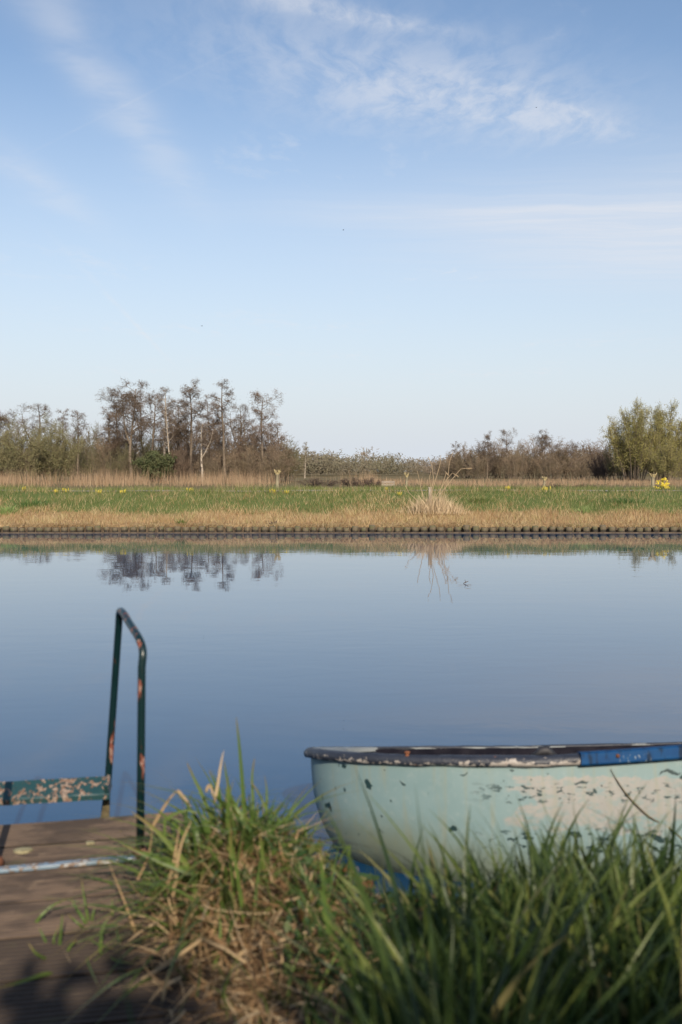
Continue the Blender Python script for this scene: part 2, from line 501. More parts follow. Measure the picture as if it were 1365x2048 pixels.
# timber bank edging: round piles in a row behind a waling board
def build_revetment():
    rng = random.Random(5)
    root = empty('pile_revetment', (0, BANK, 0), 'low bank edging of short round timber piles along the far water line', 'bank edging')
    protos = []
    for q in range(6):
        b = MB(); r = rng.uniform(.064, .083); h = .165 + rng.uniform(-.03, .015)
        t1, t2 = rng.uniform(-.1, .1), rng.uniform(-.08, .08)
        lv = [(-.5, 1), (.0, 1.0), (h - .03, rng.uniform(.98, 1.04)), (h - .004, .99), (h, .94)]
        b.tube([(t1 * z * .3, t2 * z * .3, z) for z, _ in lv], [r * k for _, k in lv], 11)
        protos.append(b.mesh('pile'))
    x = -14.0
    while x < 14.0:
        o = link('pile', rng.choice(protos), M['pile'], root)
        o.location = (x, rng.uniform(-.025, .03), rng.uniform(-.026, .014))
        o.rotation_euler = (rng.uniform(-.07, .05), rng.uniform(-.07, .07), rng.uniform(0, 6.28))
        x += rng.uniform(.182, .222)
    MB().box((0, .135, -.14), (28.6, .03, .52)).build('backing_board', M['joist'], root, False)
    MB().box((0, -.117, -.002), (28.6, .04, .05)).build('waling_board', M['joist'], root, False)
build_revetment()

# ------------------------------------------------------------------ far bank grasses
def blades_simple(name, n, xr, yr, lr, wr, material, seed, lean=.25, accept=None, zoff=-.02, height=None):
    rng = np.random.default_rng(seed)
    x = rng.uniform(*xr, n); y = rng.uniform(*yr, n)
    if accept is not None:
        k = rng.random(n) < accept(x, y); x, y = x[k], y[k]; n = len(x)
    z = far_z(x, y) + zoff
    L = rng.uniform(*lr, n)
    if height is not None: L = L * height(x, y)
    W = rng.uniform(*wr, n)
    a = rng.uniform(0, 2 * np.pi, n)
    s = np.stack([np.cos(a), np.sin(a), np.zeros(n)], 1)
    tip = np.stack([x + rng.normal(0, lean, n) * L, y + rng.normal(0, lean, n) * L, z + L], 1)
    base = np.stack([x, y, z], 1)
    V = np.stack([base - s * W[:, None] / 2, base + s * W[:, None] / 2, tip], 1).reshape(-1, 3)
    F = np.arange(3 * n).reshape(-1, 3)
    me = np_mesh(name, V, F, smooth=False, attr={'tint': np.repeat(rng.random(n), 3)})
    return tag(link(name, me, material), kind='stuff')
def patchy(x, y, s=1.0, o=0.0):
    return .5 + .25 * np.sin(x * 1.1 * s + o) * np.cos(y * 1.7 * s + o * 2) + .25 * np.sin(x * 2.3 * s - y * 1.2 * s + o * 3)
green_start = lambda x: 25.6 + .5 * np.sin(x * .55 + 1) + .35 * np.sin(x * 1.7) + .25 * np.sin(x * 4.1 + 2)
def reed_beds(a):      # where the reed beds stand, by bearing from the jetty; the edges thin out
    f = lambda lo, hi: np.clip((a - lo) / .03, 0, 1) * np.clip((hi - a) / .03, 0, 1)
    return np.clip(f(-9, -.285) + f(-.285, -.185) + f(-.185, -.06) + f(.0, 9), .05, 1) * .9
not_path = lambda x, y: np.where((y > 29.3) & (y < 30.4), .02, 1)
blades_simple('dry_grass', 80000, (-9.5, 9.5), (23.60, 29), (.07, .19), (.008, .018), M['dry'], 1, .38,
              lambda x, y: np.clip(1.15 - (y - green_start(x)) * .95, .13, 1) * (.45 + .55 * patchy(x, y, 1.6)) * not_path(x, y),
              height=lambda x, y: .65 + .6 * patchy(x, y, 2.1, 1))
blades_simple('green_grass', 120000, (-11.5, 11.5), (23.9, 34), (.05, .17), (.008, .017), M['green'], 2, .38,
              lambda x, y: np.clip(.32 + (y - green_start(x)) * .55, .10, 1) * not_path(x, y) * (.35 + .65 * patchy(x, y, 1.1, 2)),
              height=lambda x, y: (.6 + .75 * patchy(x, y, .8, 1)) * np.where((y > 28.5) & (y < 29.3), 1.25 + .5 * patchy(x, y, 1.3, 6), 1))
blades_simple('crest_grass', 16000, (-12.5, 12.5), (30.4, 34), (.10, .26), (.010, .020), M['green'], 7, .35,
              lambda x, y: .3 + .7 * patchy(x, y, .7, 4), height=lambda x, y: .5 + .9 * patchy(x, y, .6, 5))
blades_simple('reeds', 48000, (-55, 58), (66, 97), (.55, 1.25), (.018, .036), M['reed'], 3, .14,
              lambda x, y: reed_beds(x / y + .012 * np.sin(y * .9) + .01 * np.sin(x * 1.7 + y * .4)) * (.12 + .88 * patchy(x, y, .35)),
              height=lambda x, y: np.where(x > 3, .55, 1.2) * (.5 + .75 * patchy(x, y, .3, 2)))

def overhang():
    rng = np.random.default_rng(17); n = 9000
    x = rng.uniform(-8.5, 8.5, n); k = rng.random(n) < .25 + .75 * patchy(x, 0 * x, 1.9, 3); x = x[k]; n = len(x)
    base = np.stack([x, rng.uniform(23.46, 23.66, n), rng.uniform(.16, .21, n)], 1)
    d = np.stack([rng.normal(0, .8, n), -1.0 + rng.normal(0, .5, n), rng.uniform(.1, .9, n)], 1)
    bend = np.stack([rng.normal(0, .3, n), -.2 * rng.random(n), -.5 - .7 * rng.random(n)], 1)
    V, F, ti, al = quad_arrays_ribbons(base, d, rng.uniform(.08, .24, n), rng.uniform(.007, .015, n), bend, 4, rng)
    tag(link('overhanging_grass', np_mesh('overhanging_grass', V, F, attr={'tint': ti, 'along': al}), M['dry']), kind='stuff')
overhang()

def tuft(name, loc, n, L, W, spread, material, seed, label, cat, group=None, lean=.35):
    rng = np.random.default_rng(seed)
    base = rng.normal(0, spread * .35, (n, 3)); base[:, 2] = -.02
    d = np.stack([base[:, 0] * lean / max(spread, .01) * 2 + rng.normal(0, .1, n), base[:, 1] * lean / max(spread, .01) * 2 + rng.normal(0, .1, n), np.ones(n)], 1)
    Ls = L * rng.uniform(.6, 1.1, n)
    bend = np.stack([d[:, 0] * .5, d[:, 1] * .5, -.1 - .3 * rng.random(n)], 1)
    V, F, ti, al = quad_arrays_ribbons(base, d, Ls, W * rng.uniform(.7, 1.2, n), bend, 4, rng)
    me = np_mesh(name, V, F, attr={'tint': ti, 'along': al})
    root = empty(name, loc, label, cat, group)
    tag(link('blades', me, material, root), kind='stuff')
    return root
def on_bank(px, D, dz=0):
    x = at(px, HY, D).x
    return Vector((x, D, float(far_z(x, D)) + dz))
tuft('leafy_tussock', on_bank(12, 25.6), 130, .36, .03, .34, M['pale_green'], 11, 'pale lime green tussock near the left end of the far bank', 'grass tuft')
tuft('grass_tuft', on_bank(72, 26.6), 240, .25, .02, .75, M['deep_green'], 12, 'broad dark green grass patch right of the pale lime tussock', 'grass tuft')
tuft('grass_tuft', on_bank(363, 23.75), 60, .26, .016, .12, M['tussock'], 13, 'small green sprig growing just behind the piles, left part of far bank', 'grass tuft')
tuft('grass_tuft', on_bank(700, 31.6), 260, .28, .022, .9, M['deep_green'], 14, 'deep green nettle-like patch on the crest left of the pale board fence', 'grass tuft')
tuft('grass_tuft', on_bank(1330, 31.0), 200, .26, .02, .5, M['deep_green'], 15, 'deep green grass patch at the foot of the tall yellow flowers', 'grass tuft')
tuft('grass_tuft', on_bank(960, 27.0), 160, .24, .02, .5, M['green'], 16, 'fresh green upright grass patch right of the dry reed clump', 'grass tuft')
tuft('grass_tuft', on_bank(1172, 25.7), 45, .34, .018, .2, M['pale_green'], 17, 'slender pale green upright tuft in the right half of the far bank', 'grass tuft')
tuft('grass_tuft', on_bank(1250, 27.0), 200, .22, .02, .7, M['deep_green'], 18, 'low bluish green grass patch below the right pollard', 'grass tuft')
tuft('dead_dock', on_bank(548, 23.75), 40, .16, .03, .10, M['dark_scrub'], 19, 'small dark brown withered plant standing behind the piles', 'plant')

# the dry reed clump with long bent stalks
def build_reed_clump():
    rng = np.random.default_rng(21)
    c = on_bank(868, 25.6)
    root = empty('reed_clump', c, 'dry straw-coloured reed clump with long bent stalks on the far bank', 'reeds')
    n = 900
    base = np.stack([rng.normal(0, .40, n), rng.normal(0, .3, n), np.full(n, -.02)], 1)
    d = np.stack([base[:, 0] * .5 + rng.normal(0, .22, n), rng.normal(0, .2, n), np.ones(n)], 1)
    V, F, ti, al = quad_arrays_ribbons(base, d, rng.uniform(.2, .80, n) * np.exp(-(base[:, 0] / .75) ** 2), rng.uniform(.008, .020, n),
                                       np.stack([rng.normal(0, .25, n), rng.normal(0, .2, n), -.25 * rng.random(n)], 1), 4, rng)
    tag(link('dry_leaves', np_mesh('dry_leaves', V, F, attr={'tint': ti, 'along': al}), M['reed_stalk'], root), kind='stuff')
    stalks = [((872, 1000), (905, 958), (922, 938), (942, 936)), ((868, 1000), (893, 960), (905, 946), (915, 951)), ((880, 1005), (897, 950), (899, 925), (906, 905)),
              ((860, 1000), (873, 955), (880, 932), (882, 912)), ((858, 1000), (868, 960), (864, 930), (858, 915)), ((875, 1000), (888, 962), (893, 945), (896, 948)),
              ((850, 1010), (842, 975), (838, 955), (836, 945)), ((848, 1015), (828, 995), (818, 985), (812, 972)), ((885, 1005), (892, 975), (896, 962), (899, 975)), ((866, 1005), (862, 975), (859, 955), (862, 945))]
    for k, S in enumerate(stalks):
        P = [at(px, py, 25.5 + .06 * (k % 4)) - c for px, py in S]
        P = [P[0] + Vector((0, 0, -.2))] + P
        pts = []
        for i in range(len(P) - 1):
            for q in range(3):
                t_ = q / 3; pts.append(P[i].lerp(P[i + 1], t_))
        pts.append(P[-1])
        b = MB().tube(pts, [.010 - .005 * i / len(pts) for i in range(len(pts))], 5)
        o = b.build('stalk', M['reed_stalk'], root)
        pl = MB()
        e = P[-1]; dd = (P[-1] - P[-2]).normalized()
        for q in range(7):
            s_ = e - dd * (.11 * q / 7)
            pl.tube([s_, s_ + dd * .05 + Vector((0, 0, -.018 - .01 * (q % 3)))], [.007, .002], 4)
        pl.build('plume', M['reed_stalk'], o)
build_reed_clump()
def build_post():
    c = on_bank(861, 26.0)
    root = empty('wooden_post', c, 'short weathered square post standing among the dry reed clump', 'post')
    top = at(861, 976, 26.0).z - c.z
    MB().box((0, 0, top / 2 - .1), (.085, .085, top + .2)).build('shaft', M['weathered'], root, False, .006)
    MB().box((0, 0, top + .012), (.105, .105, .022)).build('cap', M['weathered'], root, False, .004)
build_post()

# young pollard willows, cut back to a knuckle
def pollard(px, ytop, D, w, lean, seed, label, tall=1.0):
    rng = random.Random(seed)
    c = on_bank(px, D, -.04)
    h = at(px, ytop, D).z - c.z
    root = empty('pollard_willow', c, label, 'pollard willow', 'young pollard willows along the path')
    lv = [(0, 1.15), (.15, 1.0), (.4, .95), (.62, .9), (.74, .95), (.80, 1.25)]
    MB().tube([(lean * z * h + rng.uniform(-.006, .006), 0, z * h) for z, _ in lv], [w / 2 * k for _, k in lv], 9).build('trunk', M['pollard'], root)
    hd = MB()
    for k in range(6):
        a = k * 1.047 + rng.uniform(-.3, .3)
        e = Vector((math.cos(a), math.sin(a), 0)); p0 = Vector((lean * .78 * h, 0, .78 * h))
        hd.tube([p0, p0 + e * w * .55 + Vector((0, 0, h * .08)), p0 + e * w * rng.uniform(.75, 1.05) + Vector((0, 0, h * rng.uniform(.13, .22)))], [w * .24, w * .19, w * .12], 6)
    hd.tube([(lean * h * .76, 0, h * .76), (lean * h * .8, 0, h * .86)], [w * .55, w * .62], 8)
    hd.build('knuckle', M['pollard_cut'], root)
    sp = MB()
    for k in range(10):
        a = rng.uniform(0, 6.28); p0 = Vector((lean * h + math.cos(a) * w * .7, math.sin(a) * w * .7, h * .92))
        sp.tube([p0, p0 + Vector((math.cos(a) * .02, math.sin(a) * .02, h * rng.uniform(.04, .12)))], [.006, .003], 4)
    sp.build('shoots', M['pollard_cut'], root)
pollard(555, 938, 33, .125, .0, 1, 'cut-back young pollard willow in front of the left grove of tall bare trees')
pollard(814, 945, 34, .085, .0, 2, 'thin orange-brown pollard willow left of the dry reed clump')
pollard(1088, 953, 34, .085, .06, 3, 'short thin pale pollard willow right of the dry reed clump, slightly tilted')
pollard(1306, 946, 31.5, .13, .03, 4, 'stout pale pollard willow beside the tall yellow flowers')

# yellow flowers
def build_rape():
    rng = random.Random(8)
    c = on_bank(1326, 30.75)
    root = empty('yellow_flower', c, 'tall yellow flowering plant beside the stout right pollard willow', 'flower')
    st = MB(); fl = MB(); lf = MB()
    for k in range(20):
        e = at(rng.uniform(1310, 1341), rng.uniform(957, 977), 30.75 + rng.uniform(-.15, .15)) - c
        b0 = Vector((rng.uniform(-.05, .05), 0, -.03))
        st.tube([b0, b0.lerp(e, .5) + Vector((-.05 * e.x, 0, .04)), e], [.007, .005, .003], 4)
        for q in range(9):
            o = Vector((rng.gauss(0, .02), rng.gauss(0, .02), rng.gauss(0, .018)))
            a = rng.uniform(0, 3.14); s = .014
            u = Vector((math.cos(a) * s, 0, math.sin(a) * s)); v = Vector((-math.sin(a) * s, s * .6, math.cos(a) * s))
            i = len(fl.v); fl.v += [e + o - u - v, e + o + u - v, e + o + u + v, e + o - u + v]; fl.f.append((i, i + 1, i + 2, i + 3))
    for k in range(26):
        a = rng.uniform(0, 6.28); z = rng.uniform(0, .22); L = rng.uniform(.06, .13)
        d = Vector((math.cos(a), math.sin(a), .4)); s = Vector((-math.sin(a), math.cos(a), 0)) * .02
        p = Vector((d.x * .02, d.y * .02, z)); i = len(lf.v)
        lf.v += [p, p + d * L * .5 + s, p + d * L, p + d * L * .5 - s]; lf.f.append((i, i + 1, i + 2, i + 3))
    st.build('stems', M['willow_leaf'], root); tag(fl.build('petals', M['yellow'], root, False), kind='stuff')
    tag(lf.build('leaves', M['evergreen'], root, False), kind='stuff')
build_rape()
def build_small_flowers():
    rng = random.Random(4)
    protos = []
    for q in range(4):
        b = MB()
        for k in range(5 + q * 2):
            p = Vector((rng.gauss(0, .06), rng.gauss(0, .05), rng.uniform(.07, .13)))
            for j in range(6):
                a = j * 1.047; s = .011
                i = len(b.v)
                b.v += [p, p + Vector((math.cos(a - .4) * s, math.sin(a - .4) * s, .006)), p + Vector((math.cos(a) * s * 1.3, math.sin(a) * s * 1.3, .012)), p + Vector((math.cos(a + .4) * s, math.sin(a + .4) * s, .006))]
                b.f.append((i, i + 1, i + 2, i + 3))
            b.tube([Vector((p.x, p.y, p.z - .09)), p + Vector((0, 0, .012))], [.004, .008], 5)
        protos.append(b.mesh('marsh_marigold'))
    for px, D in [(50, 28.6), (112, 28.5), (132, 28.7), (198, 28.5), (243, 28.5), (380, 28.6), (548, 28.6), (572, 28.5), (775, 29.0), (797, 27.5), (1018, 28.6), (1090, 28.6)]:
        o = link('marsh_marigold', protos[rng.randrange(4)], M['yellow'])
        o.location = on_bank(px + rng.uniform(-3, 3), D, .02); o.rotation_euler = (0, 0, rng.uniform(0, 6))
        o.scale = [rng.uniform(.7, 1.05)] * 3
        tag(o, 'small low clump of yellow flowers in the grass beside the far path', 'flower', 'small yellow flowers in the far grass')
build_small_flowers()

# pale board fence far across the meadow, brushwood heaps
def build_board_fence():
    c = at(777, 966, 62); c.z = .38
    root = empty('board_fence', c, 'small pale two-board fence far across the meadow', 'fence')
    w = 26 * 62 / FPX
    for z in (.22, .39):
        MB().box((0, 0, z), (w, .04, .12)).build('board', M['pale_timber'], root, False)
    for x in (-w / 2 + .05, w / 2 - .05):
        MB().box((x, .055, .18), (.07, .07, .52)).build('post', M['pale_timber'], root, False)
build_board_fence()

# ------------------------------------------------------------------ trees
def prisms(P0, P1, r0, r1):
    """three-sided twigs, vectorised"""
    P0 = np.asarray(P0, float); P1 = np.asarray(P1, float); r0 = np.asarray(r0, float); r1 = np.asarray(r1, float)
    n = len(P0)
    d = P1 - P0; d /= np.maximum(np.linalg.norm(d, axis=1, keepdims=True), 1e-6)
    ref = np.where(np.abs(d[:, 2:3]) < .8, np.array([[0, 0, 1.]]), np.array([[1., 0, 0]]))
    e1 = np.cross(d, ref); e1 /= np.linalg.norm(e1, axis=1, keepdims=True); e2 = np.cross(d, e1)
    V = np.zeros((n, 6, 3))
    for k in range(3):
        a = 2 * np.pi * k / 3
        o = e1 * np.cos(a) + e2 * np.sin(a)
        V[:, k] = P0 + o * r0[:, None]; V[:, 3 + k] = P1 + o * r1[:, None]
    i = np.arange(n)[:, None] * 6
    F = np.concatenate([i + np.array([[k, (k + 1) % 3, 3 + (k + 1) % 3, 3 + k]]) for k in range(3)])
    return V.reshape(-1, 3), F
def specks(P, size, rng):
    """leaf- or cone-sized four-cornered scraps at points P"""
    n = len(P)
    a = rng.normal(0, 1, (n, 3)); a /= np.linalg.norm(a, axis=1, keepdims=True)
    b = np.cross(a, rng.normal(0, 1, (n, 3))); b /= np.linalg.norm(b, axis=1, keepdims=True)
    s = size * rng.uniform(.6, 1.3, n)
    A = a * s[:, None]; B = b * s[:, None] * .55
    V = np.stack([P - A, P - B, P + A, P + B], 1).reshape(-1, 3)
    F = np.arange(4 * n).reshape(-1, 4)
    return V, F

def rand_perp(d, rng):
    v = Vector((rng.gauss(0, 1), rng.gauss(0, 1), rng.gauss(0, 1)))
    v = v - d * v.dot(d)
    return v.normalized() if v.length > 1e-4 else Vector((1, 0, 0))

def alder(seed, height=10.0, crown_from=.42, spread=1.0, fork=False, wob=.5, dens=1.0, lean=0.0):
    """bare alder with cones: returns (trunk mesh, crown mesh) of unit placement"""
    rng = random.Random(seed); nrng = np.random.default_rng(seed)
    tr = MB(); seg = []; tips = []
    def grow(p, d, L, r, level, up):
        n = {1: 6, 2: 4, 3: 2}[level]
        pts = [p]; dd = d.copy()
        for i in range(n):
            dd = (dd + rand_perp(dd, rng) * (.36 if level == 1 else .42) + Vector((0, 0, up))).normalized()
            pts.append(pts[-1] + dd * (L / n))
        rad = [max(r * (1 - .8 * i / n), .006) for i in range(n + 1)]
        if level == 1: tr.tube(pts, rad, 5, False)
        else:
            for i in range(n): seg.append((pts[i], pts[i + 1], rad[i], rad[i + 1]))
        if level < 3:
            m = int((11 if level == 1 else 7.5) * dens * (.6 + .5 * min(L / (2.2 if level == 1 else .9), 1.4)))
            for k in range(m):
                f = rng.uniform(.25, 1.0); i = min(int(f * n), n - 1)
                q = pts[i].lerp(pts[i + 1], f * n - i)
                ax = (pts[i + 1] - pts[i]).normalized()
                nd = (ax * rng.uniform(.35, .9) + rand_perp(ax, rng)).normalized()
                grow(q, nd, L * rng.uniform(.28, .55) * (1.15 - .45 * f), r * .45, level + 1, .04)
        else:
            tips.append(pts[-1]); tips.append(pts[1])
    leaders = []
    pts = [Vector((0, 0, -.3))]; d = Vector((lean, 0, 1)).normalized(); n = 12
    for i in range(n):
        d = (d + rand_perp(d, rng) * .07 * wob + Vector((-lean * .06, 0, .05))).normalized()
        pts.append(pts[-1] + d * (height / n))
    top = pts[-1].copy()
    r0 = .016 * height
    leaders.append((pts, r0))
    if fork:
        i = 5; q = [pts[i]]; d = Vector((.45 * rng.choice((-1, 1)), rng.uniform(-.3, .3), 1)).normalized()
        for k in range(7):
            d = (d + rand_perp(d, rng) * .10 + Vector((0, 0, .10))).normalized()
            q.append(q[-1] + d * (height * .88 - pts[i].z) / 7)
        leaders.append((q, r0 * .6))
    for P, r in leaders:
        m = len(P) - 1
        tr.tube(P, [max(r * (1 - .85 * (i / m) ** .85), .02) for i in range(m + 1)], 7, False)
        nb = int(23 * dens * (1 if P is pts else .6))
        for k in range(nb):
            f = (crown_from + (1 - crown_from) * (k + rng.random()) / nb) if P is pts else rng.uniform(.3, 1)
            i = min(int(f * m), m - 1); q = P[i].lerp(P[i + 1], f * m - i)
            ax = (P[i + 1] - P[i]).normalized()
            L = height * .235 * spread * (1.18 - f) ** .30 * rng.uniform(.55, 1.2)
            nd = (ax * rng.uniform(.35, .95) + rand_perp(ax, rng)).normalized()
            grow(q, nd, L, r * .32 * (1.15 - f * .6), 1, .03)
        for k in range(int(5 * dens)):                       # dead snags low on the stem
            f = rng.uniform(.12, crown_from); i = min(int(f * m), m - 1)
            nd = (Vector((0, 0, .5)) + rand_perp(Vector((0, 0, 1)), rng)).normalized()
            grow(P[i], nd, height * rng.uniform(.05, .12), r * .18, 2, .02)
    S = seg
    V, F = prisms([s[0] for s in S], [s[1] for s in S], [max(s[2], .009) for s in S], [max(s[3], .006) for s in S])
    T = np.array([tuple(t) for t in tips])
    T = np.repeat(T, 2, 0) + nrng.normal(0, .12, (len(T) * 2, 3))
    V2, F2 = specks(T, .036, nrng)
    me = np_mesh('crown', np.concatenate([V, V2]), np.concatenate([F, F2 + len(V)]), smooth=False)
    return tr.mesh('trunk'), me, top

def bush(seed, h=4.0, w=4.0, stems=16, leaf=0, leafsize=.05, upright=.5, twigs=1.0, thick=.035):
    """many-stemmed shrub: stems mesh, twig mesh (with leaf scraps when leaf > 0)"""
    rng = random.Random(seed); nrng = np.random.default_rng(seed)
    tr = MB(); seg = []; tips = []
    for s in range(stems):
        a = rng.uniform(0, 6.28); rr = math.sqrt(rng.random())
        p = Vector((math.cos(a) * rr * w * .16, math.sin(a) * rr * w * .16, -.2))
        tgt = Vector((math.cos(a) * rr * w * .46, math.sin(a) * rr * w * .46, h * (1 - .42 * rr ** 2) * rng.uniform(.78, 1.02)))
        pts = []
        n = 6
        for i in range(n + 1):
            f = i / n
            q = p.lerp(tgt, f); q.x = p.x + (tgt.x - p.x) * f ** (1 + upright * .6); q.y = p.y + (tgt.y - p.y) * f ** (1 + upright * .6)
            pts.append(q + Vector((rng.gauss(0, .04), rng.gauss(0, .04), 0)) * h * .3 * (f if i < n else .5))
        tr.tube(pts, [thick * h / 4 * (1 - .8 * i / n) for i in range(n + 1)], 5, False)
        nb = int(15 * twigs)
        for k in range(nb):
            f = rng.uniform(.12, 1) ** .8; i = min(int(f * n), n - 1); q = pts[i].lerp(pts[i + 1], f * n - i)
            ax = (pts[i + 1] - pts[i]).normalized()
            d = (ax * rng.uniform(.5, 1.2) * (1 + upright) + rand_perp(ax, rng)).normalized()
            L = h * rng.uniform(.12, .26) * (1.2 - .5 * f)
            a0 = q
            for j in range(3):
                d = (d + rand_perp(d, rng) * .25 + Vector((0, 0, .10 * upright))).normalized()
                a1 = a0 + d * L / 3; seg.append((a0, a1, .012 * h / 4 * (1 - j * .25), .012 * h / 4 * (.75 - j * .25)))
                for g in range(3):
                    dd = (d * .8 + rand_perp(d, rng)).normalized()
                    e = a0.lerp(a1, rng.random()); e2 = e + dd * L * rng.uniform(.18, .5)
                    seg.append((e, e2, .007 * h / 4, .004 * h / 4)); tips.append(e2); tips.append(e.lerp(e2, .5))
                a0 = a1
            tips.append(a0)
    V, F = prisms([s[0] for s in seg], [s[1] for s in seg], [max(s[2], .007) for s in seg], [max(s[3], .005) for s in seg])
    tw = np_mesh('twigs', V, F, smooth=False)
    lf = None
    if leaf:
        T = np.array([tuple(t) for t in tips])
        T = np.repeat(T, leaf, 0) + nrng.normal(0, .05 * h / 2, (len(T) * leaf, 3)) * .6
        T[:, 2] = np.maximum(T[:, 2], .1)
        V2, F2 = specks(T, leafsize, nrng)
        lf = np_mesh('leaves', V2, F2, smooth=False)
    return tr.mesh('stems'), tw, lf, (V, F)

ALD = [alder(101, 10, .40, 1.15, True, .8), alder(102, 10, .45, .8, False, .5, .9), alder(103, 10, .34, 1.1, False, .6, 1.1),
       alder(104, 10, .42, .8, False, .4, .95), alder(105, 10, .30, 1.25, False, 1.0, 1.05), alder(106, 10, .5, .9, True, .7, .8)]

def tree(k, px, ytop, D, label, group, mats=('bark', 'twig'), wid=1.0, rz=0.0, base=None, name='alder_tree'):
    tm, cm, top = ALD[k]
    x = at(px, HY, D).x; z0 = .36
    h = at(px, ytop, D).z - z0
    root = empty(name, (x, D, z0), label, 'tree', group)
    s = h / 10.0
    for nm, me in (('trunk', tm), ('crown', cm)):
        key = (me.name, mats[0 if nm == 'trunk' else 1])
        if key not in MESHES:
            c = me.copy(); c.materials.clear(); c.materials.append(M[key[1]]); MESHES[key] = c
        o = link(nm, MESHES[key], None, root)
    root.scale = (s * wid * 1.22, s * wid * 1.22, s); root.rotation_euler = (0, 0, rz)
    return root
MESHES = {}
LG, RG = 'tall bare alders of the left grove', 'bare alders of the right-hand wood'
for a in [
    (0, 264, 771, 100, 'broad crowned forked alder, first tall tree at the left of the grove', LG, ('bark', 'twig'), 1.15, .3),
    (1, 303, 782, 103, 'slim alder with open top just right of the forked one', LG, ('bark', 'twig'), 1.0, 1.2),
    (3, 328, 774, 100, 'tall straight thin alder with a pale lower stem in mid grove', LG, ('bark_pale', 'twig'), .95, 2.0),
    (1, 341, 806, 98, 'shorter pale-stemmed alder touching the tall straight one', LG, ('bark_pale', 'twig'), .8, 4.0),
    (2, 382, 771, 101, 'wide bushy crowned alder in the middle of the left grove', LG, ('bark', 'twig'), 1.15, .7),
    (5, 405, 842, 95, 'low spreading dead-looking alder in front of the grove', LG, ('bark_pale', 'twig'), 1.3, 3.0),
    (3, 450, 761, 102, 'tallest alder, slender and straight, right of centre in the grove', LG, ('bark', 'twig'), 1.05, 5.1),
    (5, 474, 806, 108, 'slight alder behind the tallest one, half hidden', LG, ('bark', 'twig'), .9, 1.0),
    (4, 524, 790, 99, 'dense leaning alder at the right end of the left grove', LG, ('bark', 'twig_red'), 1.0, 2.5),
    (4, 558, 848, 104, 'low reddish alder at the right edge of the left grove', LG, ('bark', 'twig_red'), 1.1, .4),
    (2, 222, 824, 104, 'brown-topped alder standing left of the forked alder', LG, ('bark', 'twig_red'), 1.2, 3.3),
    (3, 240, 800, 107, 'thin alder close behind the forked one, on its left', LG, ('bark', 'twig'), 1.1, 4.4),
    (5, 288, 796, 108, 'twisted alder in the gap right of the forked alder', LG, ('bark', 'twig_red'), 1.0, 5.6),
    (4, 358, 802, 106, 'bushy lower alder left of the wide crowned middle one', LG, ('bark', 'twig'), .85, 5.2),
    (2, 420, 800, 107, 'open brown alder between the wide crowned and the tallest one', LG, ('bark', 'twig_red'), .95, 1.9),
    (1, 498, 828, 106, 'short slim alder just left of the dense leaning one', LG, ('bark', 'twig'), 1.2, 3.7),
    (5, 70, 806, 112, 'open crowned alder rising behind the green willow bush', LG, ('bark', 'twig'), 1.25, .9),
    (1, 157, 818, 112, 'lone slim alder between the willow bush and the grove', LG, ('bark', 'twig'), 1.1, 2.2),
    (3, 126, 818, 118, 'thin alder rising behind the right half of the willow bush', LG, ('bark', 'twig'), .9, .2),
    (0, -6, 822, 112, 'alder cut off by the left edge of the photo', LG, ('bark', 'twig'), 1.1, 1.7),
    (3, 610, 884, 150, 'small pale birch-like tree right of the left grove', LG, ('bark_pale', 'willow_twig'), .9, 1.0),
    (2, 913, 887, 150, 'small lone alder above the dry reed clump', RG, ('bark', 'twig'), .9, 1.3),
    (2, 975, 868, 140, 'first taller alder at the left of the right-hand wood', RG, ('bark', 'twig'), .95, .1),
    (4, 1013, 862, 138, 'tallest broad alder of the right-hand wood', RG, ('bark', 'twig'), .9, 2.1),
    (0, 1086, 865, 138, 'high alder midway along the right-hand wood', RG, ('bark', 'twig'), .9, 3.6),
    (5, 1116, 886, 142, 'lower round alder just right of the high one', RG, ('bark', 'twig'), 1.2, 2.9),
    (1, 1152, 886, 142, 'slim alder toward the right of the right-hand wood', RG, ('bark', 'twig'), 1.2, 4.2),
    (1, 1365, 842, 128, 'slim bare tree at the right edge behind the willow', RG, ('bark', 'twig'), 1.0, 1.2),
]: tree(*a)

BSH = {'scrub': bush(201, 4, 4.6, 22, upright=.3, twigs=1.3), 'scrub2': bush(202, 4, 5.0, 24, upright=.15, twigs=1.3),
       'willow': bush(203, 4, 5.2, 24, leaf=2, leafsize=.034, upright=.5, twigs=1.25), 'big': bush(204, 4, 4.2, 34, leaf=4, leafsize=.026, upright=.7, twigs=1.25, thick=.045),
       'ever': bush(205, 4, 4.8, 22, leaf=5, leafsize=.075, upright=.1, twigs=1.0)}
def shrub(kind, px, ytop, D, wpx, label, group, mats, rz=0.0, name='shrub', cat='shrub'):
    st, tw, lf, _ = BSH[kind]
    x = at(px, HY, D).x; z0 = .34
    h = at(px, ytop, D).z - z0; w = wpx * D / FPX
    root = empty(name, (x, D, z0), label, cat, group)
    w0 = {'scrub': 4.6, 'scrub2': 5.0, 'willow': 5.2, 'big': 4.2, 'ever': 4.8}[kind]
    for nm, me, mk in (('stems', st, mats[0]), ('twigs', tw, mats[1]), ('leaves', lf, mats[-1])):
        if me is None: continue
        key = (me.name, mk)
        if key not in MESHES:
            c = me.copy(); c.materials.clear(); c.materials.append(M[mk]); MESHES[key] = c
        o = link(nm, MESHES[key], None, root)
        if nm == 'leaves': o['kind'] = 'stuff'
    root.scale = (w / w0 * 1.1, w / w0 * 1.1, h / (3.2 if kind.startswith('scrub') else 3.55)); root.rotation_euler = (0, 0, rz)
    return root
rg = random.Random(77)
G1 = 'bare brown scrub under the left grove'
